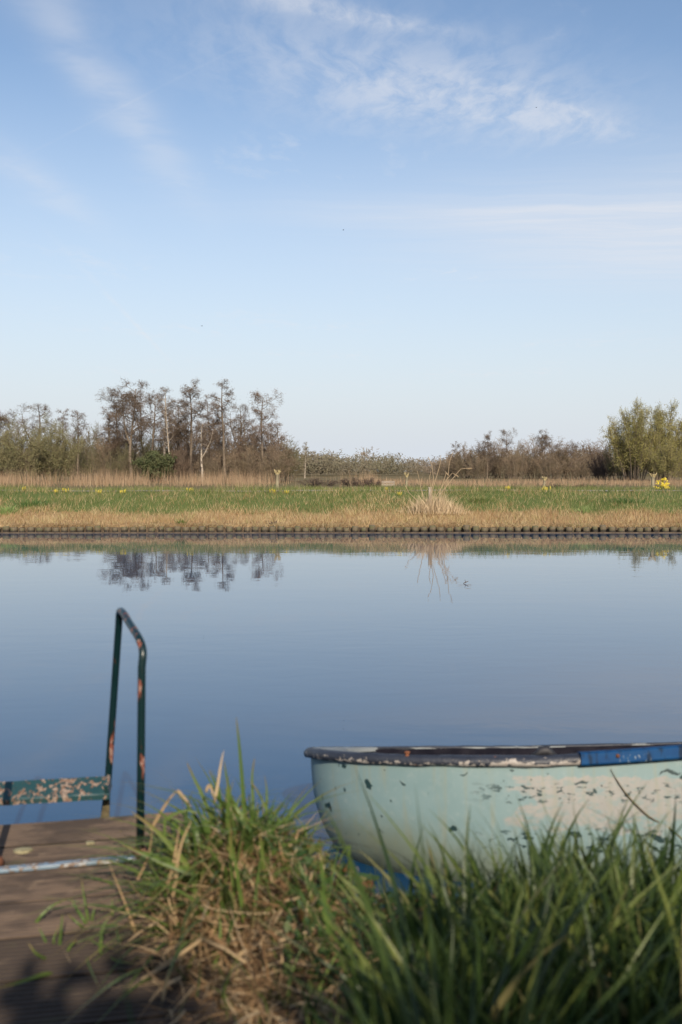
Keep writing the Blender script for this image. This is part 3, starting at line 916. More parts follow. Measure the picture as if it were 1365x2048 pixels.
for px, yt, D, w in [(195, 868, 108, 90), (225, 880, 104, 80), (262, 872, 110, 100), (300, 876, 106, 90), (340, 870, 110, 100), (372, 866, 107, 90), (412, 868, 109, 100), (440, 874, 104, 90), (478, 866, 108, 100),
                     (512, 870, 105, 95), (545, 878, 108, 90), (575, 894, 106, 70), (30, 870, 116, 110), (165, 872, 116, 90), (245, 900, 100, 70), (360, 905, 98, 80), (425, 905, 97, 80), (495, 900, 98, 80), (545, 905, 98, 80)]:
    shrub(rg.choice(('scrub', 'scrub2')), px, yt, D, w, 'bare brown scrub bush under the tall left grove', G1,
          rg.choice((('bark', 'scrub'), ('bark', 'scrub'), ('bark', 'scrub_green'), ('bark', 'twig_red'))), rg.uniform(0, 6))
G2 = 'bare brown scrub of the right-hand wood'
for px, yt, D, w in [(935, 902, 146, 80), (965, 896, 144, 80), (1000, 892, 146, 90), (1040, 896, 144, 90), (1075, 890, 146, 90), (1110, 894, 144, 90), (1145, 896, 146, 90), (1180, 898, 144, 90), (1212, 894, 148, 90),
                     (900, 912, 150, 70), (955, 915, 136, 60), (1030, 912, 136, 70), (1100, 915, 135, 70), (1160, 915, 136, 70)]:
    shrub(rg.choice(('scrub', 'scrub2')), px, yt, D, w, 'bare brown scrub bush in the right-hand wood', G2,
          rg.choice((('bark', 'scrub'), ('bark', 'scrub'), ('bark', 'twig'), ('bark', 'twig_red'))), rg.uniform(0, 6))
WG = ('willow_twig', 'willow_twig', 'willow_leaf')
shrub('willow', 52, 850, 100, 130, 'rounded olive green willow bush at the far left', None, WG, .4, 'willow_bush', 'willow')
shrub('willow', 108, 848, 102, 120, 'olive green willow bush adjoining the left grove', None, WG, 2.0, 'willow_bush', 'willow')
shrub('willow', -20, 862, 104, 120, 'olive green willow bush cut by the left photo edge', None, WG, 3.1, 'willow_bush', 'willow')
shrub('ever', 312, 906, 96, 80, 'low dark evergreen bush among the left grove trunks', None, ('bark', 'scrub_green', 'evergreen'), .7, 'evergreen_bush', 'shrub')
shrub('scrub2', 1206, 912, 128, 62, 'dark blackish brown bush left of the large willow', None, ('dark_scrub', 'dark_scrub'), .7)
shrub('scrub', 1204, 918, 126, 55, 'dark brown low bush merging with the blackish one', None, ('dark_scrub', 'dark_scrub'), 2.7)
WB = ('bark', 'willow_twig', 'willow_leaf_bright')
shrub('big', 1268, 824, 118, 112, 'large upright yellow-green willow at the right edge', None, WB, .2, 'willow_tree', 'willow')
shrub('big', 1325, 826, 120, 118, 'right half of the willow pair, rounder crown with bright leaves', None, WB, 1.6, 'willow_tree', 'willow')
shrub('willow', 1335, 880, 112, 90, 'low leafy willow bush below the large right willow', None, ('bark', 'willow_twig', 'willow_leaf_bright'), 1.0, 'willow_bush', 'willow')
shrub('willow', 1240, 880, 121, 60, 'small willow bush on the left foot of the large willow', None, ('bark', 'willow_twig', 'willow_leaf'), 2.4, 'willow_bush', 'willow')
shrub('willow', 1382, 870, 119, 80, 'willow bush cut by the right photo edge', None, ('bark', 'willow_twig', 'willow_leaf_bright'), 4, 'willow_bush', 'willow')
# dark low brush in the meadow
for px, yt, D, w, lb in [(635, 958, 70, 90, 'flat dark brushwood heap right of the left pollard'), (708, 957, 68, 70, 'dark purplish brush left of the pale board fence'),
                         (745, 957, 66, 55, 'small dark brush touching the pale board fence'), (1165, 969, 60, 70, 'low dark brush strip in the right-hand reeds'), (1110, 969, 61, 60, 'low brown brush strip left of the darker one')]:
    o = shrub('scrub2', px, yt, D, w, lb, None, ('dark_scrub', 'dark_scrub'), rg.uniform(0, 6), 'brushwood', 'brush')
    o.location.z = .30

# far-off wood closing the horizon
def build_far_wood():
    rng = np.random.default_rng(9)
    Vs, Fs, n0 = [], [], 0
    srcs = [BSH['scrub'][3], BSH['scrub2'][3], BSH['willow'][3]]
    for k in range(350):
        V, F = srcs[k % 3]
        pick = rng.permutation(len(F) // 3)[:420]
        nt = len(F) // 3
        V6 = V.reshape(-1, 6, 3)[pick]
        # fatten twigs so that a few hundred read as a full crown from far away
        c0, c1 = V6[:, :3].mean(1, keepdims=True), V6[:, 3:].mean(1, keepdims=True)
        V6 = np.concatenate([c0 + (V6[:, :3] - c0) * 5, c1 + (V6[:, 3:] - c1) * 5 + (c1 - c0) * .3], 1)
        D = rng.uniform(205, 300); px = rng.uniform(-80, 1440) if k < 250 else rng.choice([rng.uniform(-700, -80), rng.uniform(1440, 2050)])
        yt = np.interp(px, [0, 560, 640, 700, 800, 870, 900, 1365], [900, 900, 908, 914, 917, 924, 914, 905]) + rng.normal(0, 6)
        P = at(px, yt, D); s = (P.z - .3) / 3.6; sx = s * rng.uniform(1.2, 2.2)
        a = rng.uniform(0, 6.28); ca, sa = np.cos(a), np.sin(a)
        Q = V6.reshape(-1, 3)
        Q = np.stack([(Q[:, 0] * ca - Q[:, 1] * sa) * sx + P.x, (Q[:, 0] * sa + Q[:, 1] * ca) * sx + D, Q[:, 2] * s + .3], 1)
        m = len(pick); i = np.arange(m)[:, None] * 6
        f = np.concatenate([i + np.array([[q, (q + 1) % 3, 3 + (q + 1) % 3, 3 + q]]) for q in range(3)])
        Vs.append(Q); Fs.append(f + n0); n0 += len(Q)
    tag(link('far_woods', np_mesh('far_woods', np.concatenate(Vs), np.concatenate(Fs), smooth=False), M['far_wood']), kind='stuff')
build_far_wood()

# ------------------------------------------------------------------ near bank
def near_z(x, y):
    z = .30 + .09 * 1 / (1 + np.exp(-(x - .05) * 6)) + .02 * np.sin(x * 5 + y * 3) + .015 * np.sin(x * 9 - y * 7)
    z = z + .16 * np.exp(-((x + .24) ** 2 / .055 + (y - 2.52) ** 2 / .05))           # tussock mound
    z = z + .05 * np.exp(-((x + .12) ** 2 / .12 + (y - 2.1) ** 2 / .12))
    z = z - .05 * np.clip((-.45 - x) / .1, 0, 1)
    z = z - .085 * np.exp(-((x - .03) ** 2 / .014 + (y - 2.7) ** 2 / .09))
    z = z - .22 * np.clip((y - 2.3) / .45, 0, 1) * np.clip((x - .02) / .12, 0, 1)
    edge = 2.80 + .05 * np.sin(x * 4) + .05 * np.exp(-((x + .3) ** 2) / .05) - .24 * np.exp(-((x - .08) ** 2) / .03)
    return np.where(y > edge, z - (y - edge) * 3.2, z)
def build_near_bank():
    xs = np.concatenate([[-14, -6, -3], np.linspace(-1.8, 2.6, 110), [4, 7, 14]])
    ys = np.concatenate([[-14, -6, -2, -.5], np.linspace(.4, 3.1, 80)])
    X, Y = np.meshgrid(xs, ys)
    V = np.stack([X, Y, near_z(X, Y)], -1).reshape(-1, 3)
    nc = len(xs); i, j = np.meshgrid(np.arange(len(ys) - 1), np.arange(nc - 1), indexing='ij')
    a = (i * nc + j).ravel()
    tag(link('near_bank', np_mesh('near_bank', V, np.stack([a, a + 1, a + nc + 1, a + nc], 1)), M['soil']), kind='structure')
build_near_bank()

# unseen hedge added behind the viewer to throw ragged shade on the near bank
def build_added_hedge():
    rng = np.random.default_rng(61)
    root = empty('added_hedge', (0, -1.9, .3), 'added unseen green hedge behind the viewpoint, shading the near bank', 'hedge')
    n = 46000
    P = np.stack([rng.uniform(-6, 6, n), rng.uniform(-.45, .45, n), 2.22 * rng.random(n) ** .8], 1)
    P[:, 2] += .10 * np.sin(P[:, 0] * 2.3) + .07 * np.sin(P[:, 0] * 7.1) + rng.normal(0, .06, n)
    V, F = specks(P, .06, rng)
    tag(link('leaves', np_mesh('leaves', V, F, smooth=False, attr={'tint': np.repeat(rng.random(n), 4), 'along': np.zeros(4 * n)}), M['leaf'], root), kind='stuff')
    for k in range(25):
        x = -6 + k * .5
        MB().tube([(x, 0, -.1), (x + .04, .03, .8), (x - .02, 0, 1.6)], [.03, .022, .008], 6).build('stem', M['bark'], root)
build_added_hedge()

# ------------------------------------------------------------------ jetty
DK, YAW = .36, R(12.0)
U = Vector((math.cos(YAW), math.sin(YAW), 0)); W_ = Vector((-math.sin(YAW), math.cos(YAW), 0))
P0 = Vector((-.645, 3.117, DK))
def build_jetty():
    root = empty('jetty', (0, 0, 0), 'weathered brown jetty of grooved deck boards at the left', 'jetty')
    rng = random.Random(3)
    bw, gap = .190, .011
    MR = Matrix.Rotation(YAW, 4, 'Z')
    for i in range(8):
        L = 1.75; right = .16 + rng.uniform(-.02, .03)
        prof = []
        ng = 10; pitch = bw / ng; dep = .0075
        prof.append((0, -.028)); prof.append((0, -.002))
        for g in range(ng):
            y0 = g * pitch
            prof += [(y0 + pitch * .12, 0), (y0 + pitch * .56, 0), (y0 + pitch * .68, -dep), (y0 + pitch * .98, -dep)]
        prof += [(bw, -.003), (bw, -.028)]
        rows = []
        ns = 10
        for s in range(ns + 1):
            u = -L + (L + right) * s / ns
            wv = .0015 * math.sin(u * 7 + i)
            rows.append([(u, y - bw, z + wv) for y, z in prof])
        b = MB().grid(rows, closed=True)
        m = len(prof)
        b.f.append(tuple(range(m))); b.f.append(tuple(range(ns * m, ns * m + m))[::-1])
        o = b.build('deck_board', M['deck' if i < 4 else 'deck_shaded'], root, False)  # boards nearest the viewer take the wood with painted-in shade
        for u in (-1.3, -.75, -.05):
            for q in (.25, .75):
                sc = MB().tube([(u + rng.uniform(-.006, .006), -bw * q, -.004), (u, -bw * q, .0015)], [.0042, .0038], 8).build('screw', M['old_iron'], o)
        o.location = P0 - W_ * (i * (bw + gap)) + Vector((0, 0, rng.uniform(-.003, .003)))
        o.rotation_euler = (rng.uniform(-.006, .006), rng.uniform(-.002, .002), YAW + rng.uniform(-.004, .004))
    for u in (-1.3, -.75, -.05):
        c = P0 + U * u - W_ * .82 + Vector((0, 0, -.082))
        MB().box((0, 0, 0), (.06, 1.5, .10)).build('joist', M['joist'], root, False)
        o = root.children[-1]; o.location = c; o.rotation_euler = (0, 0, YAW)
    for u in (-1.3, -.05):
        c = P0 + U * u - W_ * .08
        MB().tube([(c.x, c.y, -.7), (c.x, c.y, DK - .036)], .05, 10).build('support_pile', M['joist'], root)
    # lichen grown onto the boards
    for px, py, w, sd in ((47, 1712, .056, 1), (181, 1697, .028, 2)):
        D = (H - DK) * FPX / (py - HY); c = at(px, py, D); c.z = DK + .0005
        r2 = random.Random(sd); b = MB()
        n = 18; ring = [(math.cos(2 * math.pi * k / n) * w * .5 * r2.uniform(.75, 1.12), math.sin(2 * math.pi * k / n) * w * .46 * r2.uniform(.7, 1.1)) for k in range(n)]
        rows = [[(x * f, y * f, z) for x, y in ring] for f, z in ((1, -.002), (.96, .003), (.6, .0042), (.15, .004))]
        b.grid(rows, closed=True); b.f.append(tuple(range(3 * n, 4 * n)))
        o = b.build('lichen_patch', M['lichen'], root); o.location = c
build_jetty()

# ------------------------------------------------------------------ swim ladder
def smooth_path(P, n=6):
    """Catmull-Rom through P"""
    P = [Vector(p) for p in P]; Q = [P[0] * 2 - P[1]] + P + [P[-1] * 2 - P[-2]]; out = []
    for i in range(1, len(Q) - 2):
        for k in range(n):
            t = k / n; a, b, c, d = Q[i - 1], Q[i], Q[i + 1], Q[i + 2]
            out.append(.5 * ((2 * b) + (c - a) * t + (2 * a - 5 * b + 4 * c - d) * t * t + (3 * b - a - 3 * c + d) * t ** 3))
    out.append(P[-1]); return out
def build_ladder():
    root = empty('swim_ladder', (0, 0, 0), 'rusty dark green steel swim ladder with arched handrail at the jetty edge', 'ladder')
    def at_z(px, py, D): return at(px, py, D)
    b0 = at(281, 1722, 2.785); b0.z = DK
    A = at(284, 1335, 2.79); B = at(286, 1302, 2.80); C = at(278, 1276, 2.84); T1 = at(258, 1244, 2.96); T2 = at(247, 1226, 3.04); T3 = at(240, 1224, 3.09); T4 = at(238, 1250, 3.115)
    G = at(216, 1572, 3.15); E = at(208, 1640, 3.18); E2 = E + (E - G).normalized() * .8
    pts = [b0, b0.lerp(A, .5), A] + smooth_path([A, B, C, T1, T2, T3, T4], 5)[1:] + [T4.lerp(G, .5), G, E, E2]
    off = Vector((-.388, -.070, 0))
    leg_ctr = []
    for k, o in enumerate((Vector((0, 0, 0)), off)):
        P = [p + o for p in pts]
        if k: P = [p + Vector((-.012 * min(1, (p.z - DK) / .3) if p.z > DK else 0, 0, 0)) for p in P]
        h = MB().tube(P, .0115, 12).build('handrail', M['rail_paint'], root)
        MB().tube([P[0] + Vector((0, 0, .001)), P[0] + Vector((0, 0, .02))], [.026, .019], 12).build('foot', M['rust'], h)
        # flat iron brace below the tread
        g, e = G + o, E + o
        br = MB(); d = (e - g)
        rows = []
        for f, w in ((.12, .012), (.45, .019), (1.0, .030), (1.9, .034)):
            c = g + d * f
            rows.append([(c.x - w / 2 + .006, c.y - .016, c.z), (c.x + w / 2 + .006, c.y - .016, c.z), (c.x + w / 2 + .006, c.y - .010, c.z), (c.x - w / 2 + .006, c.y - .010, c.z)])
        br.grid(rows, closed=True); br.f.append((0, 1, 2, 3)); br.f.append((15, 14, 13, 12))
        br.build('brace', M['old_iron'], root, False)
    # angle-iron tread between the legs, sloping towards the deck
    def tread(dz, k):
        Rt = at(221, 1552, 3.145) + Vector((0, 0, dz)); Lt = Rt + Vector((-.405, -.068, -.001))
        Rf = at(219, 1586, 3.085) + Vector((0, 0, dz)); Lf = Rf + Vector((-.405, -.068, -.001))
        b = MB(); rows = []; n = 14; rr = random.Random(6)
        for i in range(n + 1):
            f = i / n; bk = Lt.lerp(Rt, f); fr = Lf.lerp(Rf, f); j = rr.uniform(-.0012, .0012)
            rows.append([bk + Vector((0, 0, j)), fr + Vector((0, 0, j)), fr + Vector((0, -.003, -.004)), fr + Vector((0, -.002, -.020 + j)), fr + Vector((0, .003, -.020 + j)), fr + Vector((0, .006, -.005)), bk + Vector((0, 0, -.005))])
        b.grid(rows, closed=True); b.f.append(tuple(range(7))[::-1]); b.f.append(tuple(range(n * 7, n * 7 + 7)))
        return b.build('tread', M['tread_paint'], root, False)
    tread(0, 0); tread(-.26, 1); tread(-.52, 2)
    # welded lug at the right end of the tread
    MB().box(at(216, 1572, 3.10), (.014, .05, .05), Matrix.Rotation(R(28), 3, 'X')).build('lug', M['tread_paint'], root, False, .003)
    # flat bar screwed to the boards between the posts
    a = at(-14, 1758, (H - DK) * FPX / (1758 - HY)); c = at(272, 1731, (H - DK) * FPX / (1731 - HY)); a.z = c.z = DK + .006
    d = (c - a); L = d.length; ang = math.atan2(d.y, d.x)
    o = MB().box((0, 0, 0), (L, .026, .010)).build('base_bar', M['bar_paint'], root, False, .0015)
    o.location = (a + c) / 2; o.rotation_euler = (0, 0, ang)
build_ladder()

# ------------------------------------------------------------------ the rowing boat
BX, BD, BZ = -.150, 3.42, .447           # bow x, near-side distance, near rim height
BL, BB = 3.1, .46                         # length and half beam
HEEL = R(13.5)
def hull_ring(k, n=72, inset=0.0):
    """closed plan outline at depth level k (0 rim .. 1 keel): local x along the boat, y across (0 middle), z down"""
    zs = [0, .02, .06, .10, .15, .20, .25, .30, .34, .38, .42, .46, .50, .54, .56]
    bf = [1, 1, .998, .995, .99, .983, .972, .957, .938, .91, .865, .79, .65, .42, .04]
    xo = [.03, .031, .033, .036, .042, .052, .068, .092, .118, .15, .195, .265, .37, .55, .85]
    f = k * (len(zs) - 1)
    z = float(np.interp(f, range(len(zs)), zs)); B = BB * float(np.interp(f, range(len(bf)), bf)) - inset; x0 = float(np.interp(f, range(len(xo)), xo)) + inset
    x1 = BL - (x0 - .03) * .6 - inset
    B = max(B, .004)
    out = []
    xm0, xm1 = x0 + .95, x1 - .75
    h = n // 2
    def half(x):
        if x < xm0: u = (x - x0) / (xm0 - x0); return B * max(0, 1 - (1 - u) ** 2.35) ** (1 / 1.9)
        if x > xm1: u = (x1 - x) / (x1 - xm1); return B * max(0, 1 - (1 - u) ** 2.6) ** (1 / 2.2)
        return B
    xs = [x0 + (x1 - x0) * (.5 - .5 * math.cos(math.pi * i / h)) for i in range(h + 1)]
    near = [(x, -half(x)) for x in xs]; far = [(x, half(x)) for x in xs[1:-1]][::-1]
    for x, y in near + far:
        sheer = .075 * max(0, (x - .85) / 1.0) ** 1.3 + .012 * max(0, (.5 - x) / .5) ** 2
        if y > 0: sheer *= 1 - .7 * min(1, y / BB)      # the old hull is slightly wrung
        out.append(Vector((x, y, -z + sheer)))
    return out
def boat_mats():
    m, t, b = mat('hull_paint')
    p = t.new('TexCoord').outputs['Object']
    x, y, z = t.xyz(p)
    n = t.noise(p, 9, 5, .6); nf = t.noise(p, 45, 4, .6)
    nz = t.noise(t.scale(p, (1, 1, 2.4)), 7, 5, .65)
    jit = t.vm('ADD', p, t.vm('MULTIPLY', t.vm('SUBTRACT', t.noise(p, 22, 4, out=1), (.5, .5, .5)), (.05, .0, .05)))
    jx, jy, jz = t.xyz(jit)
    c = t.mix(n, (.150, .242, .256), (.208, .296, .304))
    c = t.mix(t.ramp(nf, .5, .75, 0, .35), c, (.29, .345, .34))
    # rubbed area where an older white coat shows
    wx = t.m('MULTIPLY', t.ramp(jx, .60, .88), t.m('MULTIPLY', t.ramp(jz, -.048, -.066), t.ramp(jz, -.29, -.18)))
    worn = t.ramp(t.m('ADD', t.m('MULTIPLY', wx, .62), t.m('MULTIPLY', t.m('SUBTRACT', nz, .5), 2.0)), .30, .50)
    worn = t.m('MULTIPLY', worn, t.ramp(wx, .02, .2))
    c = t.mix(worn, c, t.mix(t.noise(t.scale(p, (1, 1, .5)), 17, 5, .65), (.225, .235, .225), (.355, .342, .322)))
    c = t.mix(t.m('MULTIPLY', worn, t.ramp(t.noise(t.scale(p, (1, 1, 2.2)), 24, 5, .65), .50, .60, 0, .55)), c, (.19, .27, .27))
    st = t.noise(t.scale(p, (14, 14, .9)), 2.0, 4)
    c = t.mix(t.ramp(st, .50, .72, 0, .45), c, (.25, .25, .17))
    # grime and weed towards the waterline
    gz = t.m('ADD', t.m('ADD', z, t.m('MULTIPLY', t.m('SUBTRACT', n, .5), .10)), t.ramp(x, .2, .8, 0, .10))
    c = t.mix(t.ramp(gz, -.14, -.32, 0, .72), c, (.15, .165, .105))
    c = t.mix(t.ramp(gz, -.30, -.41, 0, .95), c, (.028, .034, .028))
    # chips down to the dark undercoat: single knocks and scraped rows
    def knock(cx, cz, rx, rz, ang=0):
        rx *= .8; rz *= .8
        qx = t.m('SUBTRACT', jx, cx); qz = t.m('SUBTRACT', jz, cz); ca, sa = math.cos(ang), math.sin(ang)
        a = t.m('ADD', t.m('MULTIPLY', qx, ca / rx), t.m('MULTIPLY', qz, sa / rx)); e = t.m('SUBTRACT', t.m('MULTIPLY', qz, ca / rz), t.m('MULTIPLY', qx, sa / rz))
        r = t.m('ADD', t.m('MULTIPLY', a, a), t.m('MULTIPLY', e, e))
        return t.ramp(r, 1.25, .85)
    ks = [knock(*k) for k in KNOCKS]
    sum_ = ks[0]
    for k in ks[1:]: sum_ = t.m('MAXIMUM', sum_, k)
    scr = t.noise(t.scale(p, (1, 1, 2.6)), 26, 4, .6)
    zone = t.m('MULTIPLY', t.ramp(jx, .55, .75), t.m('MAXIMUM', t.m('MULTIPLY', t.ramp(jz, -.07, -.09), t.ramp(jz, -.16, -.13)), t.m('MULTIPLY', t.ramp(jz, -.225, -.25), t.ramp(jz, -.34, -.31))))
    sum_ = t.m('MAXIMUM', sum_, t.m('MULTIPLY', zone, t.ramp(scr, .575, .60)))
    sum_ = t.m('MAXIMUM', sum_, t.ramp(t.noise(p, 34, 4, .55), .70, .715))
    c = t.mix(sum_, c, t.mix(nf, (.008, .024, .028), (.016, .05, .052)))
    t.put(b.inputs['Base Color'], c)
    t.put(b.inputs['Roughness'], t.m('ADD', .38, t.m('MULTIPLY', n, .2)))
    k = t.new('Bump', {'Strength': .5, 'Distance': .0012, 'Height': t.m('SUBTRACT', t.m('MULTIPLY', nf, .3), sum_)})
    t.put(b.inputs['Normal'], k.outputs[0])
    M['hull'] = m
    # gunwale: navy paint, bitten away to pale plastic along its lower lip
    m, t, b = mat('gunwale_paint')
    p = t.new('TexCoord').outputs['Object']; x, y, z = t.xyz(p)
    n = t.noise(t.scale(p, (1, 1, 1.5)), 42, 4, .6); g = t.new('Attribute', attribute_name='lip').outputs['Fac']
    f = t.m('ADD', t.m('ADD', n, t.m('MULTIPLY', g, .20)), t.m('MULTIPLY', t.ramp(x, .3, 1.0), t.m('MULTIPLY', g, .16)))
    hole = t.ramp(t.m('ADD', f, t.m('MULTIPLY', t.m('SUBTRACT', t.noise(p, 5, 3), .5), .5)), .69, .73)
    c = t.mix(t.noise(p, 18, 3), (.012, .015, .026), (.045, .053, .072))
    c = t.mix(hole, c, t.mix(t.noise(p, 60, 3), (.28, .25, .22), (.44, .41, .38)))
    c = t.mix(t.ramp(t.noise(p, 33, 3), .70, .73), c, (.24, .11, .07))
    t.put(b.inputs['Base Color'], c); b.inputs['Roughness'].default_value = .5
    k = t.new('Bump', {'Strength': .8, 'Distance': .003, 'Height': t.m('SUBTRACT', t.noise(p, 70, 3), hole)}); t.put(b.inputs['Normal'], k.outputs[0])
    M['gunwale'] = m
    m, t, b = mat('blue_board_paint')
    p = t.new('TexCoord').outputs['Object']; x, y, z = t.xyz(p)
    n = t.noise(t.scale(p, (1, 1, 2)), 16, 4, .6)
    c = t.mix(n, (.004, .034, .125), (.006, .075, .20))
    c = t.mix(t.ramp(t.noise(t.scale(p, (3, 3, 1)), 12, 3), .50, .66, 0, .85), c, (.006, .016, .035))
    # pale flaked scratches beside the screw
    zone = t.m('MULTIPLY', t.m('MULTIPLY', t.ramp(x, 1.10, 1.12), t.ramp(x, 1.23, 1.20)), t.ramp(t.new('Attribute', attribute_name='lip').outputs['Fac'], .30, .42))
    c = t.mix(t.m('MULTIPLY', zone, t.ramp(t.noise(t.scale(p, (2.2, 1, 1)), 75, 4), .58, .66)), c, (.24, .30, .34))
    t.put(b.inputs['Base Color'], c); b.inputs['Roughness'].default_value = .6; b.inputs['Specular IOR Level'].default_value = .15
    M['blue_board'] = m
KNOCKS = [(.245, -.092, .012, .026, .35), (.165, -.035, .010, .010, 0), (.145, -.032, .004, .010, 0), (.105, -.185, .008, .022, .5), (.135, -.115, .004, .010, 0), (.375, -.085, .018, .005, -.6),
          (.58, -.048, .020, .004, .4), (.75, -.040, .012, .004, .1), (.535, -.24, .016, .014, .2), (.08, -.15, .004, .02, .3), (.30, -.20, .006, .005, 0), (.33, -.155, .004, .006, 0),
          (1.29, -.045, .05, .006, .05), (1.35, -.055, .03, .010, .2), (1.24, -.265, .04, .012, -.4), (1.36, -.27, .05, .014, .2), (.95, -.255, .022, .010, 0), (.98, -.08, .03, .006, .1), (1.02, -.10, .008, .006, 0)]
boat_mats()
M['boat_inside'] = simple('boat_inside', (.006, .006, .012), .7, (.016, .015, .022), 14, spec=.08)
M['boat_deck'] = simple('boat_deck', (.24, .26, .26), .6, (.17, .19, .195), 12)
M['black_rubber'] = simple('black_rubber', (.012, .013, .016), .6, (.03, .03, .035), 30)
M['boat_deck_blue'] = simple('boat_deck_blue', (.05, .08, .14), .6)
def build_boat():
    root = empty('rowing_boat', (BX, BD, BZ), 'small weathered turquoise rowing boat with dark chipped rim moored at the right', 'boat')
    # local frame: heel pivots about the near rim, which lies at y = -BB
    root.rotation_euler = (-HEEL, 0, R(0.0))
    off = Vector((0, BB, 0))
    N = 144
    lv = [i / 42 for i in range(43)]
    rings = [[p + off for p in hull_ring(k, N)] for k in lv]
    b = MB().grid(rings, closed=True); b.f.append(tuple(range(42 * N, 43 * N)))
    me = b.mesh('hull')
    bm = bmesh.new(); bm.from_mesh(me); bmesh.ops.recalc_face_normals(bm, faces=bm.faces[:]); bm.to_mesh(me); bm.free()
    me.polygons.foreach_set('use_smooth', [True] * len(me.polygons))
    link('hull', me, M['hull'], root)
    inner = [[p + off + Vector((0, 0, .004)) for p in hull_ring(k, N, .028)] for k in [i / 16 * .86 for i in range(17)]]
    b = MB().grid(inner[::1], closed=True); b.f.append(tuple(range(16 * N, 17 * N))); b.build('inner_hull', M['boat_inside'], root)
    # gunwale: swept rounded band round the rim
    rim = [p + off for p in hull_ring(0, N)]
    def sweep(prof, i0, i1, name, m, extra=0.0, rough=0.0, closed=False, tfac=None):
        rr = np.random.default_rng(4); idx = list(range(i0, i1))
        rows = []; lip = []
        for i in idx:
            p = rim[i % N]; d = (rim[(i + 1) % N] - rim[(i - 1) % N]); d.z = 0; d.normalize(); o = Vector((d.y, -d.x, 0))
            rows.append([p + o * (a + rr.normal(0, rough)) + Vector((0, 0, z + rr.normal(0, rough))) for a, z in prof])
            zmin, zmax = min(z for _, z in prof), max(z for _, z in prof)
            lip += [(zmax - z) / (zmax - zmin) * (1 if a > -.004 else .2) for a, z in prof]
        b_ = MB().grid(rows if not closed else rows + [rows[0]], closed=True)
        if closed: lip += lip[:len(prof)]
        else:
            m_ = len(prof); b_.f.append(tuple(range(m_))); b_.f.append(tuple(range((len(rows) - 1) * m_, len(rows) * m_))[::-1])
        me = b_.mesh(name)
        bm = bmesh.new(); bm.from_mesh(me); bmesh.ops.recalc_face_normals(bm, faces=bm.faces[:]); bm.to_mesh(me); bm.free()
        me.polygons.foreach_set('use_smooth', [True] * len(me.polygons))
        a_ = me.attributes.new('lip', 'FLOAT', 'POINT'); a_.data.foreach_set('value', lip)
        return link(name, me, m, root)
    P = [(-.022, .004), (-.022, .012), (-.004, .015), (.010, .013), (.021, .006), (.026, -.004), (.026, -.014), (.020, -.021), (.008, -.024), (-.001, -.022), (-.001, .003)]
    sweep(P, 0, N, 'gunwale', M['gunwale'], rough=.0012, closed=True)
    i1 = next(i for i in range(N // 2) if rim[i].x > .955)
    P2 = [(-.018, .013), (-.018, .022), (.020, .022), (.030, .019), (.033, .015), (.034, -.018), (.031, -.023), (.027, -.023), (.027, .014)]
    bb = sweep(P2, i1, N // 2 - 6, 'side_board', M['blue_board'])
    bb.data.polygons.foreach_set('use_smooth', [False] * len(bb.data.polygons)); bb['label'] = 'bright blue board screwed over the rim'
    # pale side deck lying on the rim, wide at the bow
    innr = []
    for i in range(N):
        q = rim[i]; x = q.x; w = .022
        y = (q.y - BB)
        if x < .30: y2 = y * .35 if x < .17 else y * (.35 + .53 * ((x - .17) / .13) ** .6); x2 = max(x, .17)
        else: y2 = math.copysign(max(abs(y) - w, 0), y); x2 = x
        innr.append(Vector((min(x2, BL - .1), y2 + BB, q.z + .010)))
    outr = [Vector((p.x, p.y, p.z + .014)) + (Vector((BL / 2, BB, 0)) - Vector((p.x, p.y, 0))).normalized() * .006 for p in rim]
    low = [p + Vector((0, 0, -.014)) for p in innr]
    MB().grid([outr, innr, low], closed=True).build('side_deck', M['boat_deck'], root)
    # bits on the rim: rusty eye bolt, rowlock block, screw
    bx = .385
    MB().tube([(bx, .075, -.01), (bx, .075, .022)], [.008, .007], 8).tube([(bx, .075, .018), (bx, .075, .026)], [.011, .010], 8).build('eye_bolt', M['rust'], root)
    rx = .865
    rb = MB(); rb.tube([(rx - .045, .035, .010), (rx - .026, .035, .018), (rx - .014, .035, .028), (rx + .010, .035, .030), (rx + .022, .035, .020), (rx + .036, .035, .010)], [.008, .011, .017, .018, .014, .009], 10)
    rb.build('rowlock_socket', M['black_rubber'], root)
    sx = 1.085; i = min(range(N // 2), key=lambda k: abs(rim[k].x - sx)); q = rim[i]
    MB().tube([(q.x, q.y - .030, q.z + .002), (q.x, q.y - .040, q.z + .002)], [.008, .006], 10).build('screw', M['rust'], root)
    for tx in (1.35, 2.3):                       # thwarts
        zt = float(np.interp(tx, [0.85, 2.85], [0, .075])) - .16
        MB().box((tx, BB, zt), (.22, 2 * BB * .93, .022)).build('thwart', M['boat_deck_blue'], root, False, .004)
build_boat()
def build_stem():
    from mathutils.bvhtree import BVHTree
    hull = bpy.data.objects['hull']; bpy.context.view_layer.update(); Mw = hull.matrix_world
    tree_ = BVHTree.FromPolygons([Mw @ v.co for v in hull.data.vertices], [tuple(p.vertices) for p in hull.data.polygons])
    P = []
    for px, py in ((1222, 1538), (1238, 1566), (1262, 1598), (1300, 1634), (1345, 1661)):
        o = Vector((0, 0, H)); d = (at(px, py, 3.3) - o).normalized()
        hit = tree_.ray_cast(o, d)[0]
        P.append(hit - d * .007)
    P += [at(1400, 1720, 3.2), at(1440, 1800, 2.95)]
    pts = smooth_path(P, 5); n = len(pts)
    o = MB().tube(pts, [.001 + .0018 * min(1, i / (n * .35)) for i in range(n)], 6).build('dry_stem', M['old_iron'])
    tag(o, 'thin dark dry stem slanting across the side of the turquoise boat', 'plant stem')
build_stem()

